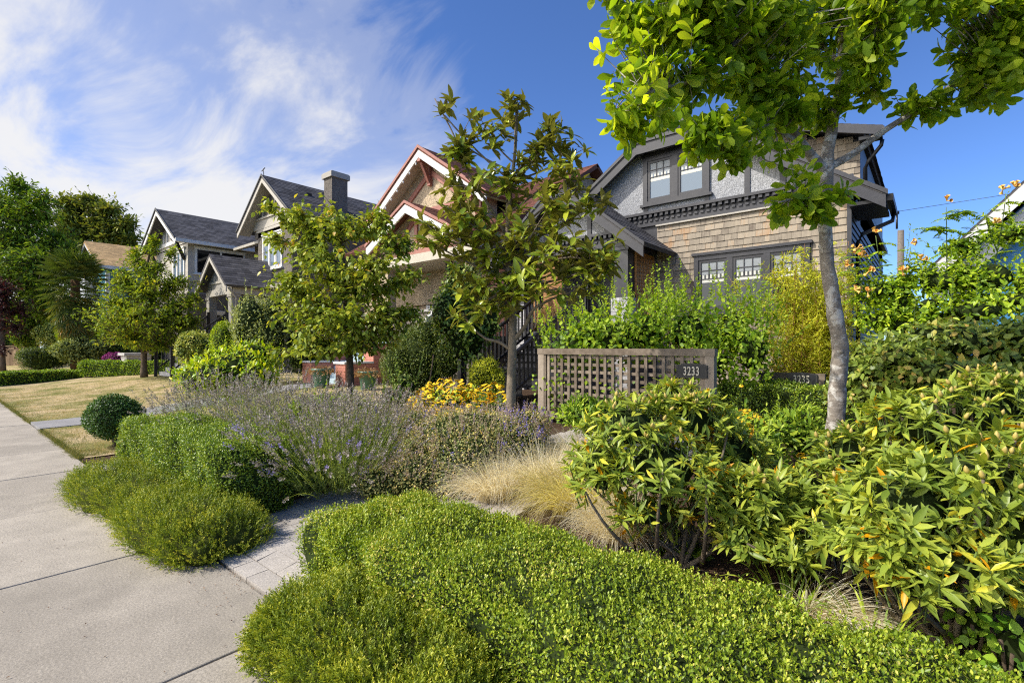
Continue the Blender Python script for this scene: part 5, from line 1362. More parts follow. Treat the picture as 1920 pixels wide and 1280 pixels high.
tree('purple_leaf_tree', 'dark purple leaved tree above the brown fence at far left', trunk, [.14, .12, .09, .04], B, 900, 'alt', M['purple'], M['bark_brown'],
     L=.16, W=.09, per=10, seed=24, reach=1.5, droop=.3, tw_r=.012, cluster=.25, start=.2, lrad=.05, tmpl=SMALL)

# palm
T = 25.5
base = at(143, 668, T); base[2] = gz(base[0], base[1])
pr_ = thing('palm_tree', 'shaggy fan palm with dead fronds hanging around its trunk', 'palm', base)
mb = MB(); top = at(141, 525, T); mb.tube([base - EZ * .1, (base + top) / 2, top], [.24, .22, .18], 12); mb.build('trunk', M['rush'], pr_)
fc = []; fd = []; fl_ = []; fr_ = []; st0 = []; st1 = []; fn_ = []
rg = np.random.default_rng(31)
for i in range(110):
    az = i * 2.39996; k = i / 110; el = 1.25 - 2.35 * k; el = max(el, -1.15)
    d = np.array([math.cos(az) * math.cos(el), math.sin(az) * math.cos(el), math.sin(el)])
    s0 = top + EZ * (.15 - 3.1 * max(0, k - .35)); ln = .95 if k < .6 else .75; h = s0 + d * ln + EZ * (-.12 if k > .2 else 0)
    st0.append(s0); st1.append(h)
    a = np.cross(d, EZ); a /= np.linalg.norm(a); b = np.cross(a, d)
    for j in range(22):
        th = (j / 21 - .5) * 4.4; v = d * math.cos(th) + a * math.sin(th)
        fc.append(h); fd.append(v - EZ * .22); fl_.append(rg.uniform(.55, .8)); fn_.append(b + a * .3 * math.sin(j * 2.6)); fr_.append(np.clip(.25 + .5 * rg.random() + .45 * max(0, k - .45) * 1.2, 0, 1))
twigs('frond_stalks', M['twig_green'], pr_, np.array(st0), np.array(st1), .022)
fl_ = np.array(fl_); leaves('fronds', M['palm'], pr_, np.array(fc), np.array(fd), np.array(fn_), fl_, .05, np.array(fr_), LANCE)

# ================================================================== SHRUBS OF THE FAR GARDENS
def sb(px0, py0, px1, py1, t, dep=1.0): return blob((px0 + px1) / 2, (py0 + py1) / 2, t, (px1 - px0) / 2, (py1 - py0) / 2, dep)
shrub('round_shrub', 'pale rounded shrub behind the clipped golden conifers, far left', 'shrub', lumpy(sb(70, 602, 126, 660, 31), seed=2), 3800, .13, .07, M['variegated'])
gl = 'clipped golden conifers at far left'
for i, (x0, y0, x1, y1, lab) in enumerate(((112, 597, 151, 652, 'largest rounded golden conifer, leftmost of the three at far left'), (152, 600, 186, 650, 'small rounded golden conifer between the two other clipped ones at far left'), (188, 602, 214, 655, 'golden conifer half hidden under the layered tree, far left'))):
    shrub('clipped_conifer', lab, 'shrub', [sb(x0, y0, x1, y1, 28.5)], 3000, .10, .04, M['gold_conifer'], group=gl, shell=.12, lump=.03, up=.7)
shrub('loose_shrub', 'loose pale green shrub in front of the golden conifers at far left', 'shrub', lumpy(sb(108, 622, 196, 690, 25.5), seed=5), 4200, .15, .06, M['silver'], shell=.4)
shrub('juniper', 'low dark spreading juniper in front of the brown fence', 'shrub', lumpy(sb(36, 645, 120, 705, 25.2), seed=6), 4200, .11, .03, M['dark_shrub'], up=.6)
shrub('dark_conifer', 'dark green conifer beside the purple tree', 'shrub', lumpy(sb(28, 590, 74, 665, 33), seed=7), 3200, .16, .06, M['conifer'], up=.6)
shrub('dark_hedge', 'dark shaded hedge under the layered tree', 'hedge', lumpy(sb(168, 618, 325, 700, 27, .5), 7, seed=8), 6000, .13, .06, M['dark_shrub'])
shrub('leafy_shrub', 'green shrub filling the gap behind the palm, far left', 'shrub', lumpy(sb(60, 560, 120, 640, 36), seed=9), 2500, .2, .1, M['far_tree'])
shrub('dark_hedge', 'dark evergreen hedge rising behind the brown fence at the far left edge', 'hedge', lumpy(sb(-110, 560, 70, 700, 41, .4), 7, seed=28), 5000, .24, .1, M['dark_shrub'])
# low box hedges round the lawn
def hedge_between(name, label, p0, p1, wid, h, n, L, W, mat, group=None, seed=3):
    p0 = np.array(p0); p1 = np.array(p1); c = (p0 + p1) / 2; d = p1 - p0; Lh = np.linalg.norm(d) / 2
    z = gz(c[0], c[1])
    return hedge(name, label, 'hedge', (c[0], c[1], z + h / 2 - .05), (Lh, wid / 2, h / 2 + .05), math.atan2(d[1], d[0]), n, L, W, mat, p=8, group=group, seed=seed, bump=.03, depth=.06)
hedge_between('box_hedge', 'low clipped box hedge running below the stone pillar, behind the dry lawn', (-24.2, 7.1), (-28.9, 4.5), .6, .60, 9000, .06, .035, M['box_far'], seed=3)
hedge_between('box_hedge', 'low clipped box hedge at the far left end of the dry lawn', (-29.0, 4.6), (-28.4, -.6), .6, .56, 9000, .06, .035, M['box_far'], seed=4)
# shrubs by the steps of the third house
shrub('pink_flowering_plant', 'magenta flowering plant left of the stone pillar', 'plant', lumpy(sb(196, 660, 232, 684, 24.8), seed=4), 1500, .07, .06, M['pink'])
shrub('pale_shrub', 'pale leaved shrub at the foot of the dark stair railing', 'shrub', lumpy(sb(332, 610, 402, 705, 16.5), seed=11), 4200, .085, .042, M['variegated'], tmpl=SMALL, shell=.4)
shrub('clipped_conifer', 'single golden round conifer right of the house stairs, behind the glossy shrub', 'shrub', [sb(397, 602, 442, 690, 16)], 3000, .06, .025, M['gold_conifer'], shell=.12, lump=.03, up=.7)
shrub('silver_shrub', 'tall grey green shrub below the ground floor window of the chimney house', 'shrub', lumpy(sb(432, 535, 552, 730, 15), 9, seed=13), 7500, .08, .04, M['silver'], shell=.55, shoots=60, shoot_len=.5)
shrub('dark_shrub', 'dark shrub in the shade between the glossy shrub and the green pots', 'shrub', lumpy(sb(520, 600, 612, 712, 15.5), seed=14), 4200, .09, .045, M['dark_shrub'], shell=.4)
shrub('glossy_shrub', 'bright yellow green glossy leaved shrub on the dry lawn', 'shrub', lumpy(sb(352, 638, 528, 770, 9.6), 9, .45, seed=15), 3300, .10, .036, M['choisya'], tmpl=LANCE, shell=.3, up=.65, shoots=240, shoot_len=.2, lump=.08)
# around the second house's steps
shrub('clipped_yew', 'large dark clipped evergreen beside the salmon steps', 'shrub', lumpy(sb(722, 596, 866, 760, 11.2), 6, .5, seed=16), 15000, .045, .02, M['dark_shrub'], shell=.2, lump=.05, up=.5)
shrub('camellia', 'tall green leafy shrub behind the evergreen magnolia', 'shrub', lumpy(sb(806, 486, 940, 720, 9.6), 11, .42, seed=17), 4600, .075, .043, M['camellia'], tmpl=BROAD, shell=.5, droop=.3)
shrub('golden_yew', 'small golden tipped yew left of the dark stairs', 'shrub', lumpy(sb(870, 664, 944, 760, 8.7), 5, .5, seed=18), 5000, .035, .012, M['gold_yew'], shell=.2, up=.8, shoots=160, shoot_len=.1)
shrub('rose_bush', 'thin leafy rose shoots in front of the dark evergreen', 'shrub', lumpy(sb(712, 690, 790, 800, 8.0), 6, seed=19), 900, .05, .03, M['camellia'], tmpl=BROAD, shell=.7, shoots=28, shoot_len=.45, corek=.5)
shrub('low_shrub', 'low leafy green plants behind the lavender', 'shrub', lumpy(sb(520, 735, 720, 830, 7.2, .5), 8, seed=20), 3200, .055, .032, M['philadelphus'], tmpl=BROAD, shell=.4, shoots=60, shoot_len=.25)

# bamboo stake
a = at(813, 664, 8.4); g_ = at(806, 714, 8.4)
bs = thing('bamboo_stake', 'thin pale bamboo stake standing above the orange flowers', 'stake', (g_[0], g_[1], gz(g_[0], g_[1])))
mb = MB(); q = g_ + (g_ - a) * 1.2; mb.tube([q, g_, a], .011, 6); mb.build('cane', M['fence_wood'], bs)

# green pots with dried plants
for i, (px, t, lab) in enumerate(((603, 13.6, 'green glazed pot with dried plant, left of the dogwood trunk'), (690, 12.6, 'green glazed pot with dried plant, right of the dogwood trunk'))):
    c = at(px, 715, t); c[2] = gz(c[0], c[1]) + .01; r0 = 17 * t / FPX; h = 33 * t / FPX
    po = thing('plant_pot', lab, 'plant pot', c, group='green pots by the salmon steps')
    mb = MB(); mb.lathe(c + EZ * .03, [(r0 * .72, 0), (r0 * .76, .02), (r0 * 1.0, h * .86), (r0 * 1.10, h * .87), (r0 * 1.10, h), (r0 * .98, h), (r0 * .95, h * .9), (.02, h * .88)], 24)
    mb.build('pot_body', M['pot'], po)
    mb = MB()
    for k in range(3): an = k * 2.1; mb.box(c[0] + math.cos(an) * r0 * .6 - .03, c[0] + math.cos(an) * r0 * .6 + .03, c[1] + math.sin(an) * r0 * .6 - .03, c[1] + math.sin(an) * r0 * .6 + .03, c[2], c[2] + .03)
    mb.build('pot_foot', M['pot'], po)
    k = 500; rg = np.random.default_rng(40 + i); b0 = c + EZ * (h * .95) + rg.normal(size=(k, 3)) * np.array([.1, .1, .02])
    A = arcs(b0, rdir(k, rg) * np.array([1.2, 1.2, .3]) + EZ * .6, rg.uniform(.12, .4, k), .6, 5)
    ribbons('dried_stems', M['dry_plant'], po, A, .006, rg.random(k))
    e = A[:, -1]; leaves('dried_plant', M['dry_plant'], po, e, rdir(k, rg), rdir(k, rg), .06, .035, rg.random(k), SMALL)

# ================================================================== THE FRONT GARDEN
bx = (-9.86, 1.95); g = gz(*bx)
tb = [(np.array([bx[0], bx[1], g + .44]), np.array([.40, .39, .335])), (np.array([bx[0] + .1, bx[1] - .05, g + .52]), np.array([.33, .34, .31])), (np.array([bx[0] - .12, bx[1] + .05, g + .43]), np.array([.31, .33, .28]))]
r_ = shrub('topiary_ball', 'dark green clipped ball on a short trunk beside the sidewalk lawn', 'topiary', tb, 10000, .032, .017, M['topiary'], shell=.16, lump=.06, shoots=70, shoot_len=.07, up=.45, corek=.86)
mb = MB(); mb.tube([(bx[0], bx[1], g - .1), (bx[0] + .02, bx[1], g + .12), (bx[0], bx[1] + .02, g + .35)], [.05, .045, .05], 8)
for k in range(4): mb.tube([(bx[0], bx[1], g + .1), (bx[0] + .14 * math.cos(k * 1.7), bx[1] + .14 * math.sin(k * 1.7), g + .32)], [.025, .015], 6)
mb.build('trunk', M['bark_brown'], r_)

hedge('box_hedge', 'tall clipped box hedge block between the sidewalk and the lavender', 'hedge', (-6.15, 1.93, .34), (1.52, .36, .40), 0.03, 85000, .020, .0115, M['box_dark'], p=10, seed=5, bump=.028, spikes=1300)
hedge('box_hedge', 'long clipped box hedge across the foreground', 'hedge', (-.35, 1.98, .20), (3.02, .46, .33), -.02, 235000, .0165, .0096, M['box'], p=6, seed=7, bump=.034, depth=.05, hair=.2, spikes=5200)
gy = 'low spreading yews along the sidewalk'
yew('spreading_yew', 'farther low yew spilling onto the sidewalk by the tall hedge block', (-6.30, 1.36, .08), (1.05, .40, .23), .10, 4200, M['yew'], gy, 5, L=.10, nd=11)
yew('spreading_yew', 'rounded low yew at the left corner of the paver path', (-4.72, 1.44, .08), (.76, .42, .25), .05, 4600, M['yew'], gy, 6, L=.095, nd=12)
yew('spreading_yew', 'nearest low yew at the bottom edge beside the sidewalk', (-2.02, 1.34, .08), (.85, .34, .25), -.02, 7600, M['yew'], gy, 9, L=.075, nd=14)

# lavender
def lavender(label, px, t, n, rb, lean, spread, seed, L=(.55, .95), purple=0.3, leafn=2600, grp='lavender clumps'):
    rg = np.random.default_rng(seed); c = at(px, 700, t); g = gz(c[0], c[1])
    root = thing('lavender', label, 'lavender', (c[0], c[1], g), group=grp)
    th = rg.uniform(0, 2 * PI, n); rr_ = np.sqrt(rg.random(n))
    base = np.stack([c[0] + rb * rr_ * np.cos(th), c[1] + rb * rr_ * np.sin(th), np.full(n, g)], 1)
    out = np.stack([np.cos(th), np.sin(th), np.zeros(n)], 1) * (rr_ * spread)[:, None]
    d = unit(out + EZ * 1.0 + np.array(lean) + rg.normal(size=(n, 3)) * .16)
    ln = rg.uniform(L[0], L[1], n)
    A = arcs(base + d * .12, d, ln, rg.uniform(.05, .3, n) * rr_, 7, .06)
    ribbons('stems', M['lav_stem'], root, A, .006, rg.random(n))
    tip = A[:, -1]; td = unit(A[:, -1] - A[:, -2])
    k = 16; ii = np.repeat(np.arange(n), k); f = np.tile(np.linspace(-.9, .35, k), n)
    sl = rg.uniform(.06, .11, n)
    pos = tip[ii] + td[ii] * (f * sl[ii])[:, None]
    sd = unit(np.cross(td[ii], rdir(len(ii), rg)))
    pos = pos + sd * .003
    dd = sd * .8 + td[ii] * .8; Ls = .021 * rg.uniform(.7, 1.2, len(ii)) * (1.1 - .3 * np.abs(f + .3))
    front_ = ((tip - c) @ FW < .1)
    isnew = (rg.random(n) < purple) & (front_ | (rg.random(n) < .15)) & (tip[:, 2] < g + .78)
    for nm, msk, mt in (('flower_spikes', isnew, M['lav_new']), ('faded_spikes', ~isnew, M['lav_old'])):
        q = msk[ii]
        if q.sum(): 
            o = leaves(nm, mt, root, pos[q], dd[q], rdir(int(q.sum()), rg), Ls[q], Ls[q] * .62, rg.random(int(q.sum())), SMALL)
            o['kind'] = 'stuff'
    m_ = leafn; i2 = rg.integers(0, n, m_); s_ = rg.random(m_) ** 1.4 * .62; j = np.clip((s_ * 6).astype(int), 0, 5)
    p2 = A[i2, j] + (A[i2, j + 1] - A[i2, j]) * rg.random(m_)[:, None]
    leaves('foliage', M['lav_leaf'], root, p2, unit(A[i2, j + 1] - A[i2, j]) * .8 + rdir(m_, rg) * .7, rdir(m_, rg), rg.uniform(.03, .06, m_), .007, rg.random(m_), SMALL)
    return root
lavender('large lavender clump with purple spikes over the paver path', 628, 5.3, 820, .42, (.10, -.16, 0), .78, 1, (.55, 1.08), .10, 17000)
lavender('lavender clump fanning left over the hedge block', 425, 7.1, 760, .42, (-.55, .10, 0), .6, 2, (.75, 1.2), .03, 5500)
lavender('lavender clump between the two others, faded grey', 530, 6.3, 700, .42, (-.22, .05, 0), .65, 3, (.7, 1.15), .05, 6500)
lavender('faded lavender clump at the back, in front of the orange daisies', 690, 6.2, 520, .36, (0, .1, 0), .5, 4, (.55, .95), .06, 5000)
lavender('small far lavender clump beside the golden yew', 880, 7.6, 120, .25, tuple(RT * .25), .5, 6, (.35, .6), .05, 700)

# catmint and caryopteris mound
Bm = [blob(*a) for a in ((785, 895, 5.0, 60, 44), (715, 905, 4.95, 46, 34), (845, 900, 4.95, 50, 36), (810, 860, 5.4, 70, 58), (880, 855, 5.2, 80, 62), (955, 835, 5.4, 66, 54), (880, 814, 5.6, 115, 46), (985, 808, 5.6, 46, 40), (785, 812, 5.8, 45, 46))]
r_ = shrub('catmint', 'grey green catmint mound with buff seed heads in front of the orange daisies', 'plant', Bm, 26000, .027, .017, M['catmint'], shell=.35, lump=.07, up=.3, corek=.8)
rg = np.random.default_rng(50)
S_, sn = blob_sample(Bm, 2600, .08, rg, .07); q = (sn[:, 2] > .15); S_ = S_[q]; sn = sn[q]; k = len(S_)
A = arcs(S_, unit(sn * .5 + EZ * .9 + rdir(k, rg) * .35), rg.uniform(.06, .17, k), .1, 5)
ribbons('stalks', M['seedhead'], r_, A, .003, rg.random(k))
ii = np.repeat(np.arange(k), 12); f = rg.random(len(ii)); j = np.clip((f * 4).astype(int), 0, 3)
pos = A[ii, j] + (A[ii, j + 1] - A[ii, j]) * rg.random(len(ii))[:, None] + rdir(len(ii), rg) * .008
bl = (np.array([(p - CAM) @ RT / ((p - CAM) @ FW) * FPX + 960 for p in S_]) > 945) & (rg.random(k) < .35) | (rg.random(k) < .06)
for nm, msk, mt in (('seed_heads', ~bl, M['seedhead']), ('blue_flowers', bl, M['blue_bloom'])):
    q = msk[ii]; o = leaves(nm, mt, r_, pos[q], rdir(int(q.sum()), rg) + EZ * .3, rdir(int(q.sum()), rg), .013, .010, rg.random(int(q.sum())), SMALL); o['kind'] = 'stuff'

# daisies
def daisy_mesh(name, R, droop, np_=13):
    mb = MB()
    for i in range(np_):
        a = 2 * PI * i / np_; ca, sa = math.cos(a), math.sin(a); px_, py_ = -sa, ca; w = R * .20
        q = lambda r, s, z: (ca * r + px_ * s, sa * r + py_ * s, z)
        mb.add([q(R * .22, 0, 0), q(R * .55, w, -droop * .25 * R), q(R * .85, w * .8, -droop * .6 * R), q(R, 0, -droop * R), q(R * .85, -w * .8, -droop * .6 * R), q(R * .55, -w, -droop * .25 * R)], [(0, 1, 2, 3, 4, 5)])
    return mb
def daisies(name, label, cxs, t, n, zfun, R, droop, pmat, seed, folB, foln, group=None):
    rg = np.random.default_rng(seed)
    B_ = folB; root = shrub(name, label, 'flowers', B_, foln, .07, .028, M['perennial'], tmpl=LANCE, shell=.5, up=.5, corek=.6, lump=.06)
    pet = daisy_mesh('flower', R, droop); cn = MB(); cn.lathe((0, 0, -.004), [(R * .27, 0), (R * .25, R * .16), (R * .15, R * .27), (R * .03, R * .30)], 9)
    def mk(mb_, nm, mat):
        me = bpy.data.meshes.new(nm); me.from_pydata(mb_.v, [], mb_.f); a_ = me.attributes.new('rnd', 'FLOAT', 'POINT'); a_.data.foreach_set('value', np.random.default_rng(3).random(len(mb_.v)).astype(np.float32)); me.materials.append(mat); return me
    pm = mk(pet, 'flower', pmat); cm = mk(cn, 'flower_centre', M['cone'])
    P = cxs(rg, n); loc0 = np.array(root.location); st0 = []
    P = P[np.argsort((P - CAM) @ FW)]
    extra_v = []; ev = MB(); ec = MB()
    for i, p in enumerate(P):
        rot = (rg.normal() * .35 + .25, rg.normal() * .35, rg.uniform(0, 6.28)); s = rg.uniform(.75, 1.15)
        st0.append(p)
        if i < 100:
            o = bpy.data.objects.new('flower', pm); o.location = (p - loc0).tolist(); o.rotation_euler = rot; o.scale = (s, s, s); put(o, parent=root)
            o2 = bpy.data.objects.new('flower_centre', cm); put(o2, parent=o)
        else:
            from mathutils import Euler
            Rm = np.array(Euler(rot).to_matrix()) * s
            ev.add((np.array(pet.v) @ Rm.T + p), pet.f); ec.add((np.array(cn.v) @ Rm.T + p), cn.f)
    if len(ev.v):
        o = ev.build('more_flowers', pmat, root, kind='stuff'); o = ec.build('more_flower_centres', M['cone'], root, kind='stuff')
    st0 = np.array(st0); E = st0 - EZ * .004; S0 = st0 * np.array([1, 1, 0]) + rg.normal(size=st0.shape) * np.array([.06, .06, 0]); S0[:, 2] = ground(S0[:, 0], S0[:, 1]) + .1
    twigs('stalks', M['twig_green'], root, S0, E, .004, .003)
    return root
def dome(px0, px1, py0, py1, t0, t1, slope=0):
    def f(rg, n):
        out = []
        while len(out) < n:
            a = rg.uniform(-1, 1); b = rg.uniform(0, 1)
            px = (px0 + px1) / 2 + a * (px1 - px0) / 2; top = py0 + (py1 - py0) * (a * a) * .55 + slope * max(0, a)
            py = top + (py1 - top) * b ** 1.25; t = t1 + (t0 - t1) * b + rg.normal() * .05
            out.append(at(px, py, t))
        return np.array(out)
    return f
daisies('black_eyed_susan', 'mass of orange yellow daisies with dark centres left of the magnolia trunk', dome(765, 918, 708, 788, 6.0, 7.0), 6.6, 330, None, .045, .25, M['petal'], 1,
        [blob(840, 775, 6.7, 75, 50), blob(890, 770, 6.8, 60, 45)], 1500)
daisies('black_eyed_susan', 'small patch of orange daisies right beside the magnolia trunk', dome(888, 956, 716, 755, 6.0, 6.5), 6.4, 50, None, .043, .3, M['petal'], 2,
        [blob(918, 780, 6.6, 36, 40)], 500)
daisies('black_eyed_susan', 'patch of yellow daisies with drooping petals at the right end of the trellis', dome(1350, 1438, 766, 812, 4.6, 5.0), 4.8, 46, None, .036, .55, M['petal_yellow'], 3,
        [blob(1395, 830, 4.8, 60, 55)], 900)
for (px, py, t, lab) in ((1390, 722, 5.6, 'single orange daisy just right of the tall trellis'), (1500, 850, 3.9, 'single yellow daisy left of the grey trunk'), (1490, 872, 3.8, 'yellow drooping daisy low among the rhododendrons')):
    daisies('daisy', lab, (lambda rg, n, px=px, py=py, t=t: np.array([at(px, py, t), at(px + 9, py + 6, t + .05)][:n])), t, 1 if px == 1390 else 2, None, .034, .5, M['petal_yellow'], int(px), [blob(px, py + 60, t, 18, 34)], 60)

# feather grass
def feather(label, px, t, n, rb, seed, L=(.4, .72), lean=(0, 0, 0), mat='feather', droop=(.3, .95), spread=.7, up=1.25):
    rg = np.random.default_rng(seed); c = at(px, 700, t); g = gz(c[0], c[1])
    root = thing('feather_grass', label, 'ornamental grass', (c[0], c[1], g), group='feather grass clumps')
    th = rg.uniform(0, 2 * PI, n); r2 = np.sqrt(rg.random(n))
    base = np.stack([c[0] + rb * r2 * np.cos(th), c[1] + rb * r2 * np.sin(th), np.full(n, g + .02)], 1)
    out = np.stack([np.cos(th), np.sin(th), np.zeros(n)], 1) * (r2 * spread)[:, None]
    d = out + EZ * up + np.array(lean) + rg.normal(size=(n, 3)) * .22
    A = arcs(base, d, rg.uniform(L[0], L[1], n), rg.uniform(droop[0], droop[1], n), 9, .10)
    A[:, :, 2] = np.maximum(A[:, :, 2], ground(A[:, :, 0], A[:, :, 1]) + .015)
    ribbons('blades', M[mat], root, A, .0055, rg.random(n))
    return root
feather('blond feather grass clump arching left over the pavers', 925, 4.75, 1300, .16, 1, (.5, .85), tuple(-RT * .35), 'feather')
feather('blond feather grass clump in the middle of the row', 1010, 4.9, 1700, .2, 2, (.55, .9), tuple(-RT * .2), 'feather')
feather('largest green gold feather grass clump at the foot of the rhododendron', 1085, 4.35, 2600, .22, 3, (.5, .88), tuple(-RT * .25), 'feather_green')
feather('blond feather grass clump tucked under the left rhododendron', 1165, 3.8, 1900, .18, 4, (.4, .7), tuple(-RT * .05 - FW * .15), 'feather')
feather('feather grass clump behind the others, before the trellis', 1070, 5.5, 1100, .16, 5, (.55, .9), tuple(-RT * .45), 'feather')
feather('sparse flattened dry grass tuft at the hedge edge between the rhododendrons', 1545, 2.75, 420, .10, 6, (.3, .52), tuple(RT * .5 - FW * .35), 'feather', (.3, .9), .6, .45)

# rhododendrons
bud_me = None
def rhodo(label, blobs, nros, per, L, W, seed, buds=40, nin=300, stems=7, base=None, corek=.55, grp='rhododendrons in the front bed', sidefac=.0):
    global bud_me
    rg = np.random.default_rng(seed)
    bs_ = base if base is not None else base_of(blobs)
    root = thing('rhododendron', label, 'rhododendron', bs_, group=grp)
    C, nr = blob_sample(blobs, int(nros * 1.5), .22, rg, .08)
    q = nr[:, 2] > -.45; C = C[q][:nros]; nr = nr[q][:nros]; m = len(C)
    ax = unit(nr * .55 + EZ * .75 + rdir(m, rg) * .3)
    ii = np.repeat(np.arange(m), per); nl = len(ii); A_ = ax[ii]
    ra = unit(np.cross(A_, rdir(nl, rg)))
    tl = rg.uniform(.5, 1.65, nl)[:, None]
    d = A_ * np.cos(tl) + ra * np.sin(tl) - EZ * .05
    nn = unit(A_ * np.sin(tl) - ra * np.cos(tl) + rdir(nl, rg) * .15)
    P = C[ii] - A_ * (.04 * rg.random(nl))[:, None]
    Ls = L * rg.uniform(.5, 1.15, nl) * rg.uniform(.75, 1.15, m)[ii]; rn = np.where(rg.random(nl) < .022, .99, np.clip(rg.random(nl) * .6 + .3 * rg.random(m)[ii], 0, .96))
    d = d - EZ * (.35 * rg.random(nl) ** 4)[:, None] + rdir(nl, rg) * .12
    sets = [[P, d, nn, Ls, rn]]
    P2, n2 = blob_sample(blobs, nin, .6, rg, .08); k = len(P2)
    sets.append([P2, n2 * .6 - EZ * .5 + rdir(k, rg) * .9, unit(n2 + rdir(k, rg) * .6), L * rg.uniform(.6, 1.1, k), np.where(rg.random(k) < .16, .99, rg.random(k) * .95)])
    P, d, nn, Ls, rn = cat_leaves(*sets)
    leaves('foliage', M['rhodo'], root, P, d, nn, Ls, Ls * W / L, rn, LANCE, 1.0)
    # young stalks below every whorl, and bare woody stems from the ground
    twigs('shoots', M['twig_green'], root, C - ax * .16, C, .0055, .0045)
    core('inner_branches', M['leaf_core'], root, blobs, corek)
    mb = MB(); g = bs_[2]; far_ = C[rg.choice(m, size=min(m, stems * 4), replace=False)]
    hubs = [np.array([bs_[0], bs_[1], g]) + np.array([rg.normal() * .08, rg.normal() * .08, -.03]) for _ in range(stems)]
    for s_ in range(len(far_)):
        e = far_[s_]; h = hubs[s_ % stems]; mid = h * .55 + e * .45 + np.array([rg.normal() * .05, rg.normal() * .05, -.06])
        mb.tube(bez(h, mid, e, 7), np.linspace(.019, .006, 7), 7)
    mb.build('stems', M['bark_olive'], root)
    if bud_me is None:
        b_ = MB(); b_.lathe((0, 0, 0), [(.004, 0), (.0095, .008), (.0105, .018), (.006, .030), (.001, .037)], 8)
        bud_me = bpy.data.meshes.new('flower_bud'); bud_me.from_pydata(b_.v, [], b_.f); bud_me.polygons.foreach_set('use_smooth', [True] * len(b_.f)); bud_me.materials.append(M['rhodo_bud'])
    loc0 = np.array(bs_); order = np.argsort(-(C[:, 2] * 1.0 - (C - CAM) @ FW * .6))[:buds]
    for i in order:
        o = bpy.data.objects.new('flower_bud', bud_me); o.location = (C[i] + ax[i] * .004 - loc0).tolist()
        o.rotation_euler = Vector(ax[i]).to_track_quat('Z', 'Y').to_euler(); s = rg.uniform(.8, 1.25); o.scale = (s, s, s); put(o, parent=root)
    return root
T = 3.45
def gb(px, t): c = at(px, 700, t); return (c[0], c[1], gz(c[0], c[1]))
rhodo('broad rhododendron with pale green whorled leaves in front of the plaque 3233', [blob(*a) for a in ((1180, 800, T, 85, 60), (1290, 785, T + .2, 85, 62), (1130, 880, T, 70, 70), (1240, 880, T - .1, 110, 85), (1370, 850, T + .3, 70, 60), (1340, 930, T - .1, 85, 70), (1220, 960, T - .1, 70, 40), (1270, 745, T + .2, 60, 28))], 430, 11, .104, .0265, 1, 60, 800, 6, gb(1260, 3.5), .5)
T = 2.55
rhodo('nearest rhododendron with the largest leaves at the bottom right corner', [blob(*a) for a in ((1700, 950, T, 120, 90), (1830, 900, T, 120, 90), (1760, 1040, T - .15, 130, 70), (1890, 1000, T - .1, 90, 100), (1640, 1010, T - .05, 70, 60), (1960, 900, T, 100, 120), (1900, 1090, T - .2, 90, 50), (1700, 1090, T - .2, 60, 40))], 370, 11, .106, .029, 2, 55, 700, 6, gb(1770, 2.45), .5)
T = 3.2
rhodo('tall rhododendron reaching up at the right edge below the dark leafy bush', [blob(*a) for a in ((1740, 800, T, 110, 70), (1850, 780, T, 90, 90), (1930, 820, T, 70, 110), (1680, 860, T, 70, 50), (1800, 870, T - .1, 140, 60))], 280, 11, .106, .028, 3, 50, 520, 6, gb(1830, 3.3), .5)
rhodo('small rhododendron in front of the grey magnolia trunk', [blob(*a) for a in ((1590, 850, 3.3, 60, 50), (1530, 920, 3.2, 70, 50), (1610, 940, 3.0, 70, 50), (1560, 990, 2.9, 80, 45), (1470, 960, 3.2, 55, 50), (1420, 930, 3.15, 60, 55), (1400, 1000, 3.1, 55, 38), (1480, 1030, 2.95, 50, 30))], 280, 11, .102, .027, 4, 45, 560, 5, gb(1560, 3.1), .5)

# leafy perennials in the bed
gp = 'leafy perennials in the front bed'
for i, (x0, y0, x1, y1, t, n, lab) in enumerate(((1440, 760, 1560, 880, 5.0, 1500, 'green leafy perennial left of the grey trunk, under the low trellis'), (1350, 800, 1470, 930, 4.5, 1500, 'green leafy perennial under the yellow daisies'),
        (1420, 930, 1560, 1090, 3.4, 1300, 'shaded leafy perennial between the two front rhododendrons'), (1600, 740, 1720, 850, 4.6, 1200, 'narrow leaved perennial right of the grey trunk'), (1040, 740, 1190, 830, 5.6, 1600, 'low green perennial at the foot of the tall trellis'), (1230, 1000, 1330, 1080, 3.55, 500, 'small leafy plant on the bark mulch by the hedge'))):
    shrub('leafy_perennial', lab, 'plant', lumpy(sb(x0, y0, x1, y1, t), 6, seed=60 + i), n, .075, .026, M['perennial'], tmpl=LANCE, group=gp, shell=.6, up=.55, corek=.55, shoots=26, shoot_len=.2)
# strap leaves
rg = np.random.default_rng(71)
def straps(label, px, t, n, seed, L=(.3, .55)):
    rg = np.random.default_rng(seed); c = at(px, 700, t); g = gz(c[0], c[1])
    root = thing('day_lily', label, 'plant', (c[0], c[1], g))
    th = rg.uniform(0, 2 * PI, n); base = np.stack([c[0] + .08 * np.cos(th), c[1] + .08 * np.sin(th), np.full(n, g)], 1)
    A = arcs(base, np.stack([np.cos(th) * .5, np.sin(th) * .5, np.ones(n)], 1) + rg.normal(size=(n, 3)) * .15, rg.uniform(L[0], L[1], n), rg.uniform(.3, .9, n), 8)
    ribbons('blades', M['perennial'], root, A, .016, rg.random(n) * .8 + .2, side=np.stack([np.cos(th), np.sin(th), np.zeros(n)], 1))
straps('strap leaved plant beside the dry grass tuft', 1480, 2.85, 46, 1)
straps('strap leaved plant under the nearest rhododendron', 1640, 2.5, 40, 2)
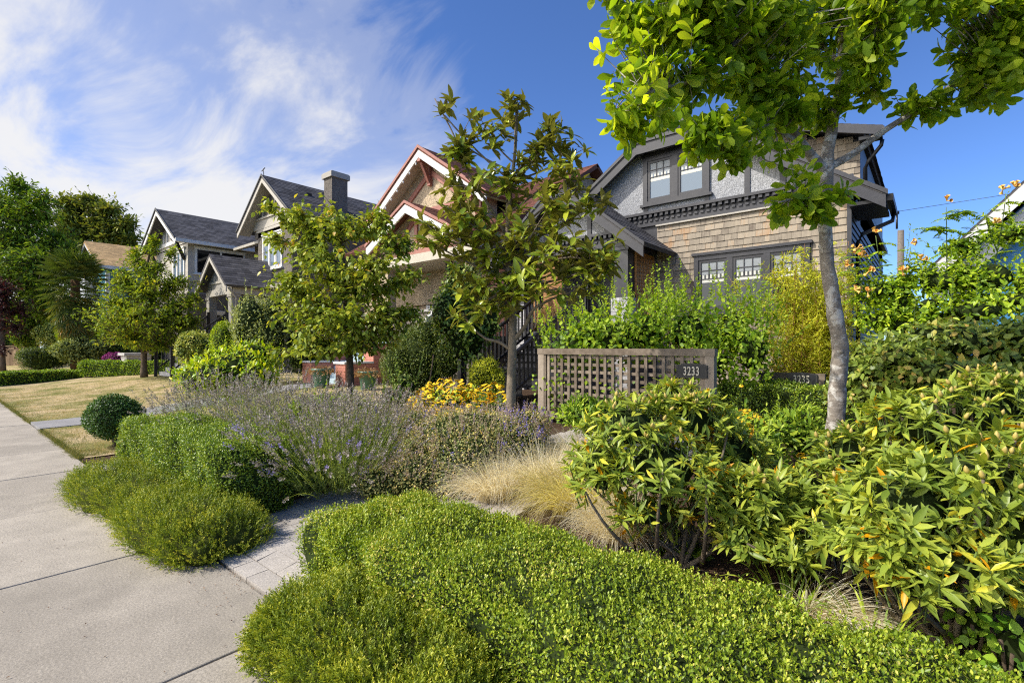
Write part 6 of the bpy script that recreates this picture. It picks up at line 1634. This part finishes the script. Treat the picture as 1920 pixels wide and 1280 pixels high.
# mint at the corner
for i, (px, t, lab) in enumerate(((1830, 2.35, 'round leaved mint under the nearest rhododendron'), (1900, 2.2, 'round leaved mint in the bottom right corner'))):
    c = at(px, 700, t); g = gz(c[0], c[1])
    shrub('mint', lab, 'plant', [(np.array([c[0], c[1], g + .16]), np.array([.15, .15, .2]))], 130, .055, .04, M['mint'], tmpl=BROAD, shell=.6, up=.2, corek=.4, stems=5, seed=80 + i)

# big shrub of upright shoots behind the trellis
B1 = [blob(*a) for a in ((1080, 655, 8.0, 68, 52), (1160, 635, 7.8, 80, 62), (1105, 625, 8.0, 56, 36), (1212, 622, 7.6, 58, 58))]
shrub('mock_orange', 'bright green bush with upright shoots behind the left half of the trellis', 'shrub', B1, 2600, .088, .052, M['philadelphus'], tmpl=BROAD, shell=.7, corek=.45, shoots=190, shoot_len=.55, seed=90, stems=8)
B2 = [blob(*a) for a in ((1290, 622, 7.5, 66, 64), (1370, 620, 7.4, 58, 62), (1410, 660, 7.0, 50, 70), (1330, 680, 7.4, 70, 60))]
shrub('mock_orange', 'bright green bush with upright shoots at the right end of the trellis', 'shrub', B2, 2600, .088, .052, M['philadelphus'], tmpl=BROAD, shell=.7, corek=.45, shoots=200, shoot_len=.55, seed=91, stems=8)
# vine on the trellis
rg = np.random.default_rng(95); n = 330
vr = thing('climbing_vine', 'leafy vine climbing through the tall trellis', 'vine', (tl[0] + .6, YT, .5))
px = np.where(rg.random(n) < .45, rg.uniform(1000, 1060, n), rg.uniform(1030, 1280, n)); py = 700 + 90 * rg.random(n) ** .7 - 10 * rg.random(n)
P = np.array([atY(a, b, YT + rg.uniform(-.09, .14)) for a, b in zip(px, py)])
leaves('foliage', M['philadelphus'], vr, P, rdir(n, rg) - EZ * .4 - EY * .2, unit(rdir(n, rg) * .6 - EY + EZ * .5), rg.uniform(.04, .085, n), .045, rg.random(n), BROAD)
A = arcs(np.stack([rg.uniform(tl[0] - .1, tl[0] + 1.9, 16), np.full(16, YT + .03), np.full(16, .5)], 1), rdir(16, rg) * .35 + EZ, rg.uniform(.5, 1.0, 16), 0, 8, .2)
ribbons('stems', M['twig'], vr, A, .008, rg.random(16))

# yellow bamboo
T = 7.7; rg = np.random.default_rng(96); c = at(1512, 700, T); g = gz(c[0], c[1])
bb = thing('bamboo', 'feathery yellow bamboo in front of the cedar shingle wall', 'bamboo', (c[0], c[1], g), group=None)
k = 46; base = np.stack([c[0] + rg.normal(size=k) * .22, c[1] + rg.normal(size=k) * .15, np.full(k, g)], 1)
A = arcs(base, EZ + rg.normal(size=(k, 3)) * .13, rg.uniform(1.5, 2.75, k), rg.uniform(.02, .2, k), 12)
mb = MB()
for i in range(k): mb.tube(A[i], np.linspace(.008, .002, 12), 5)
mb.build('canes', M['bamboo'], bb)
m_ = 1900; ii = rg.integers(0, k, m_); f = .10 + .9 * rg.random(m_) ** .85; j = np.clip((f * 11).astype(int), 0, 10)
S0 = A[ii, j] + (A[ii, j + 1] - A[ii, j]) * rg.random(m_)[:, None]
E0 = S0 + unit(rdir(m_, rg) * np.array([1, 1, .5]) + EZ * .45) * rg.uniform(.1, .5, m_)[:, None] * (1.15 - .6 * f)[:, None]
twigs('twigs', M['bamboo'], bb, S0, E0, .0025)
ii = np.repeat(np.arange(m_), 14); nl = len(ii); fr_ = rg.random(nl)
leaves('foliage', M['bamboo_leaf'], bb, S0[ii] + (E0 - S0)[ii] * fr_[:, None], unit((E0 - S0)[ii]) * .6 + rdir(nl, rg) * .9 - EZ * .15, rdir(nl, rg) + EZ * .5, rg.uniform(.05, .10, nl), .0125, rg.random(nl), SMALL)

# trumpet vine on the right
T = 6.4
Bv = [blob(*a) for a in ((1690, 570, T, 70, 44), (1760, 530, T, 80, 50), (1860, 520, T - .1, 80, 66), (1830, 585, T - .3, 120, 46), (1900, 440, T + .2, 55, 34), (1660, 545, T, 40, 34), (1930, 540, T, 60, 80), (1810, 470, T + .2, 44, 24), (1690, 610, T, 70, 40), (1640, 600, T, 34, 36), (1760, 600, T, 60, 40))]
r_ = shrub('trumpet_vine', 'sprawling trumpet vine with orange flowers at the right of the house', 'vine', [q for b_ in Bv for q in lumpy(b_, 4, .5, seed=int(abs(b_[0][0] * 1000)) % 97)], 8500, .07, .032, M['trumpet'], tmpl=LANCE, shell=.75, corek=.42, up=.1, droop=.2, shoots=160, shoot_len=.4, seed=97, lump=.2)
spr = [((1775, 560), (1776, 470), (1774, 388)), ((1860, 520), (1880, 430), (1886, 362)), ((1660, 560), (1650, 500), (1642, 442)), ((1690, 560), (1700, 510), (1708, 462)), ((1640, 560), (1620, 510), (1608, 472)), ((1650, 570), (1610, 540), (1594, 500)), ((1780, 470), (1820, 440), (1840, 430)), ((1776, 440), (1750, 425), (1740, 428)), ((1776, 410), (1800, 395), (1812, 396)), ((1870, 470), (1850, 425), (1848, 400)), ((1690, 540), (1690, 520), (1740, 480)), ((1640, 570), (1612, 556), (1600, 546))]
mb = MB(); pos = []; dr = []; nmv = []
rg = np.random.default_rng(98)
for a_, b_, c_ in spr:
    Q = bez(at(*a_, T), at(*b_, T), at(*c_, T), 9); mb.tube(Q, np.linspace(.009, .004, 9), 6)
    for q0, q1 in zip(Q[2:-1], Q[3:]):
        for sd in (-1, 1):
            ax_ = unit(RT * sd + EZ * .25 + rdir(1, rg)[0] * .4); ln = rg.uniform(.10, .2)
            for j in range(7):
                f = (j + 1) / 7
                for s2 in (-1, 1):
                    pos.append(q0 + ax_ * ln * f - EZ * .06 * f * f); dr.append(ax_ * .5 + np.cross(ax_, EZ) * s2 * .8 - EZ * .35); nmv.append(EZ + rdir(1, rg)[0] * .3)
mb.build('stems', M['twig_green'], r_)
pos = np.array(pos); leaves('shoot_leaves', M['trumpet'], r_, pos, np.array(dr), np.array(nmv), rg.uniform(.045, .075, len(pos)), .028, rg.random(len(pos)), LANCE)
loc0 = np.array(r_.location)
for (px, py) in ((1642, 436), (1607, 466), (1616, 482), (1592, 497), (1630, 508), (1602, 543), (1627, 548), (1707, 456), (1727, 488), (1775, 377), (1880, 356), (1902, 350), (1691, 507), (1865, 418)):
    mb = MB(); c = at(px, py, T - .12)
    for k in range(5):
        d = unit(rdir(1, rg)[0] * .8 + EZ * .45 - FW * .2); L0 = rg.uniform(.055, .08)
        pts = [c, c + d * L0 * .5, c + d * L0 * .85, c + d * L0 * 1.05]
        mb.tube(pts, [.004, .008, .013, .023], 8, cap=False)
    mb.build('flower_cluster', M['trumpet_flower'], r_)

# dark oval leaved bush
T = 5.3
Bv = [blob(*a) for a in ((1690, 665, T, 90, 50), (1790, 640, T, 100, 52), (1890, 650, T - .1, 90, 60), (1640, 705, T, 55, 45), (1760, 710, T - .3, 120, 50), (1870, 720, T - .3, 100, 50))]
shrub('viburnum', 'dull green oval leaved bush right of the grey trunk', 'shrub', [q for b_ in Bv for q in lumpy(b_, 4, .5, seed=int(abs(b_[0][0] * 1000)) % 97)], 5200, .08, .046, M['viburnum'], tmpl=BROAD, shell=.45, corek=.62, up=.25, droop=.35, seed=99, lump=.12, shoots=50, shoot_len=.25)
# clipped hedge in front of the low trellis
c = at(1455, 745, 6.9)
hedge('box_hedge', 'dark green clipped hedge in front of the low trellis 3235', 'hedge', (c[0], c[1], .66), (.85, .32, .43), 0.0, 17000, .03, .017, M['box_dark'], p=7, seed=14, bump=.03)
c = at(1575, 745, 6.2)
shrub('euonymus', 'green leafy bush hidden behind the grey trunk, beside the dark bush', 'shrub', lumpy(sb(1560, 690, 1680, 790, 5.9), 6, seed=33), 1800, .06, .035, M['viburnum'], tmpl=BROAD)

# grass blades over the near part of the dry lawn, and bark chips
rg = np.random.default_rng(101); n = 70000
X = -9.3 - 17 * rg.random(n) ** 1.5; Y = 1.46 + 5.2 * rg.random(n) ** 1.2
q = ~((X > pw0 - .03) & (X < pw1 + .03)); X = X[q]; Y = Y[q]; n = len(X)
pn = np.sin(X * 1.7 + 1.3 * np.sin(Y * 1.1)) * np.sin(Y * 1.9 + .8 * np.sin(X * .9)) + .5 * np.sin(X * 4.1 + Y * 3.3)
P = np.stack([X, Y, ground(X, Y) - .004], 1)
o = leaves('grass', M['blade'], None, P, rdir(n, rg) * .8 + EZ * .75, rdir(n, rg), rg.uniform(.025, .055, n), .007, np.clip(.55 + .22 * pn + .3 * (rg.random(n) - .5) - .3 * (Y < 1.75), 0, 1), NEEDLE); o['kind'] = 'stuff'
nt_ = 1500; X0 = -9.3 - 14 * rg.random(nt_) ** 1.4; Y0 = 1.5 + 4.6 * rg.random(nt_) ** 1.2; q = ~((X0 > pw0 - .08) & (X0 < pw1 + .08)); X0, Y0 = X0[q], Y0[q]
i_ = np.repeat(np.arange(len(X0)), 16); n = len(i_); X = X0[i_] + rg.normal(size=n) * .035; Y = Y0[i_] + rg.normal(size=n) * .035
P = np.stack([X, Y, ground(X, Y) - .005], 1); tr = rg.random(len(X0))
o = leaves('grass', M['blade'], None, P, rdir(n, rg) * .75 + EZ * .8, rdir(n, rg), rg.uniform(.03, .075, n), .006, np.clip(tr[i_] * .8 + .2 * rg.random(n), 0, 1), NEEDLE); o['kind'] = 'stuff'
n = 9000; X = -9.25 - 20 * rg.random(n) ** 1.4; Y = 1.44 + rg.normal(size=n) * .03; q = ~((X > pw0 + .02) & (X < pw1 - .02)); X, Y = X[q], Y[q]; n = len(X)
P = np.stack([X, Y, ground(X, Y) - .01], 1)
o = leaves('grass', M['blade'], None, P, rdir(n, rg) * .8 + EZ * .6 - EY * .45, rdir(n, rg), rg.uniform(.03, .085, n) * (1 + .4 * np.sin(X * 5)), .007, rg.random(n) * .5, NEEDLE); o['kind'] = 'stuff'
n = 5200; X = rg.uniform(-4.2, 1.6, n); Y = 2.25 + 2.6 * rg.random(n) ** 1.3
q = ~((X < -2.1) & (Y < 6)) | (Y < 2.4); P = np.stack([X, Y, ground(X, Y) + .012 + .02 * rg.random(n)], 1)[q]; n = len(P)
o = leaves('bark_mulch', M['chip'], None, P, rdir(n, rg) * np.array([1, 1, .25]), EZ + rdir(n, rg) * .5, rg.uniform(.02, .06, n), .014, rg.random(n), SMALL); o['kind'] = 'stuff'
# leaf litter lying along the planted edge of the sidewalk
n = 700; X = -9.0 + 9.5 * rg.random(n); Y = 1.40 - np.where(rg.random(n) < .8, .32 * rg.random(n) ** 3, 1.6 * rg.random(n)); P = np.stack([X, Y, np.full(n, .006) + .004 * rg.random(n)], 1)
o = leaves('leaf_litter', M['chip'], None, P, rdir(n, rg) * np.array([1, 1, .1]), EZ + rdir(n, rg) * .25, rg.uniform(.008, .022, n), .007, rg.random(n), SMALL); o['kind'] = 'stuff'
CLOUD_ROT, SKY_SAT, SKY_VAL, SKY_HUE, CLOUD_COL, SKY_TINT, CLOUD_S1, CLOUD_OFF, CLOUD_M = -25, 1.0, 1.0, .5, (6.3, 6.2, 6.05), (.79, 1.02, 1.40), .8, .46, .30
SKY_STR = .15
FILL_CLOUD = (26.0, 24.6, 22.4)
# ================================================================== SKY, SUN, CAMERA
sun_to = np.array([-.66, -1.0, 1.22]); sun_to /= np.linalg.norm(sun_to)
elev = math.asin(sun_to[2]); azim = math.atan2(sun_to[0], sun_to[1])      # clockwise from +Y
w = bpy.data.worlds.new('World'); scene.world = w; w.use_nodes = True
nt = w.node_tree; nt.nodes.clear()
out = nt.nodes.new('ShaderNodeOutputWorld'); bg = nt.nodes.new('ShaderNodeBackground')
sky = nt.nodes.new('ShaderNodeTexSky'); sky.sky_type = 'NISHITA'; sky.sun_disc = False
sky.sun_elevation = elev; sky.sun_rotation = azim; sky.altitude = 100; sky.air_density = .8; sky.dust_density = .05; sky.ozone_density = 3.0
tc = nt.nodes.new('ShaderNodeTexCoord')
sep = nt.nodes.new('ShaderNodeSeparateXYZ'); nt.links.new(tc.outputs['Generated'], sep.inputs[0])
zc_ = math_(nt, 'ADD', math_(nt, 'MAXIMUM', sep.outputs[2], 0.0), .22)
cx_ = math_(nt, 'DIVIDE', sep.outputs[0], zc_); cy_ = math_(nt, 'DIVIDE', sep.outputs[1], zc_)
cmb = nt.nodes.new('ShaderNodeCombineXYZ'); nt.links.new(cx_, cmb.inputs[0]); nt.links.new(cy_, cmb.inputs[1])
# large banks
n1 = noise(nt, CLOUD_S1, 5, .5, cmb.outputs[0], .25)
# drawn-out wisps: stretched noise
mp = nt.nodes.new('ShaderNodeMapping'); nt.links.new(cmb.outputs[0], mp.inputs[0]); mp.inputs['Rotation'].default_value = (0, 0, math.radians(CLOUD_ROT)); mp.inputs['Scale'].default_value = (1.0, 2.2, 1)
n2 = noise(nt, 1.5, 9, .60, mp.outputs[0], .55)
# clouds thin out towards the right (a direction in the world, along the street)
dl = nt.nodes.new('ShaderNodeVectorMath'); dl.operation = 'DOT_PRODUCT'; nt.links.new(tc.outputs['Generated'], dl.inputs[0])
lv_ = unit(np.array(-RT * .9 + FW * .45)); dl.inputs[1].default_value = tuple(lv_)
mask = nt.nodes.new('ShaderNodeMapRange'); mask.interpolation_type = 'SMOOTHSTEP'; nt.links.new(dl.outputs['Value'], mask.inputs[0])
for i_, v_ in zip((1, 2, 3, 4), (.05, .98, 0.0, 1.0)): mask.inputs[i_].default_value = v_
low = nt.nodes.new('ShaderNodeMapRange'); low.interpolation_type = 'SMOOTHSTEP'; nt.links.new(sep.outputs[2], low.inputs[0])
for i_, v_ in zip((1, 2, 3, 4), (.10, .60, .30, -.06)): low.inputs[i_].default_value = v_
dens = math_(nt, 'ADD', math_(nt, 'MULTIPLY', n1.outputs['Fac'], .75), math_(nt, 'MULTIPLY', n2.outputs['Fac'], .60))
dens = math_(nt, 'ADD', dens, math_(nt, 'MULTIPLY', math_(nt, 'SUBTRACT', mask.outputs[0], CLOUD_OFF), CLOUD_M))
dens = math_(nt, 'ADD', dens, math_(nt, 'MULTIPLY', math_(nt, 'MULTIPLY', low.outputs[0], mask.outputs[0]), .38))
# cloud brightness added to the unseen sunward sky behind the camera as frontal fill
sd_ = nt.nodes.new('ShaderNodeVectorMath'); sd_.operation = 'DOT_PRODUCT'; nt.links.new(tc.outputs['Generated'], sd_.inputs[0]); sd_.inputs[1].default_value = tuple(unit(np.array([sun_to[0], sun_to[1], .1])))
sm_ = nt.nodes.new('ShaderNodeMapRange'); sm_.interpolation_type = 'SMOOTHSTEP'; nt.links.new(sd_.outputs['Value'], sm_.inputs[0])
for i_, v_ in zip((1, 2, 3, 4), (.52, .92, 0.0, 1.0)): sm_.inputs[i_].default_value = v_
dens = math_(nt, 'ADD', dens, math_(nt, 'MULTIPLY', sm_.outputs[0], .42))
cr = ramp(nt, [(.69, (0, 0, 0)), (.81, (.26, .26, .26)), (1.0, (.92, .92, .92))]); cr.color_ramp.interpolation = 'EASE'
nt.links.new(dens, cr.inputs[0])
hs = nt.nodes.new('ShaderNodeHueSaturation'); hs.inputs['Saturation'].default_value = SKY_SAT; hs.inputs['Value'].default_value = SKY_VAL; hs.inputs['Hue'].default_value = SKY_HUE
nt.links.new(sky.outputs[0], hs.inputs['Color'])
mixn = mixc(nt, cr.outputs[0], mixc(nt, 1.0, hs.outputs[0], SKY_TINT, 'MULTIPLY'), mixc(nt, sm_.outputs[0], CLOUD_COL, FILL_CLOUD))
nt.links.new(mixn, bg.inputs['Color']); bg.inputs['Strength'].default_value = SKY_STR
nt.links.new(bg.outputs[0], out.inputs[0])

sl = bpy.data.lights.new('sun', 'SUN'); sl.energy = 5.0; sl.angle = math.radians(.55); sl.color = (1.0, .95, .86)
so = bpy.data.objects.new('sun', sl); COL.objects.link(so); so.location = (-8, -20, 18)
so.rotation_euler = Vector((-sun_to).tolist()).to_track_quat('-Z', 'Y').to_euler()

cd = bpy.data.cameras.new('camera'); cam = bpy.data.objects.new('camera', cd); COL.objects.link(cam)
cam.location = CAM.tolist(); cam.rotation_euler = (PI / 2, 0, math.atan2(-FW[0], FW[1]))
cd.sensor_width = 36; cd.lens = 36 * FPX / 1920; cd.shift_y = 10 / 1920; cd.clip_start = .05; cd.clip_end = 2500
scene.camera = cam
scene.view_settings.view_transform = 'Standard'; scene.view_settings.look = 'None'; scene.view_settings.exposure = 0; scene.view_settings.gamma = 1
scene.render.engine = 'CYCLES'
scene.cycles.max_bounces = 6; scene.cycles.diffuse_bounces = 3; scene.cycles.glossy_bounces = 2; scene.cycles.transmission_bounces = 3; scene.cycles.transparent_max_bounces = 4
scene.cycles.use_denoising = False
scene.cycles.filter_width = 1.15
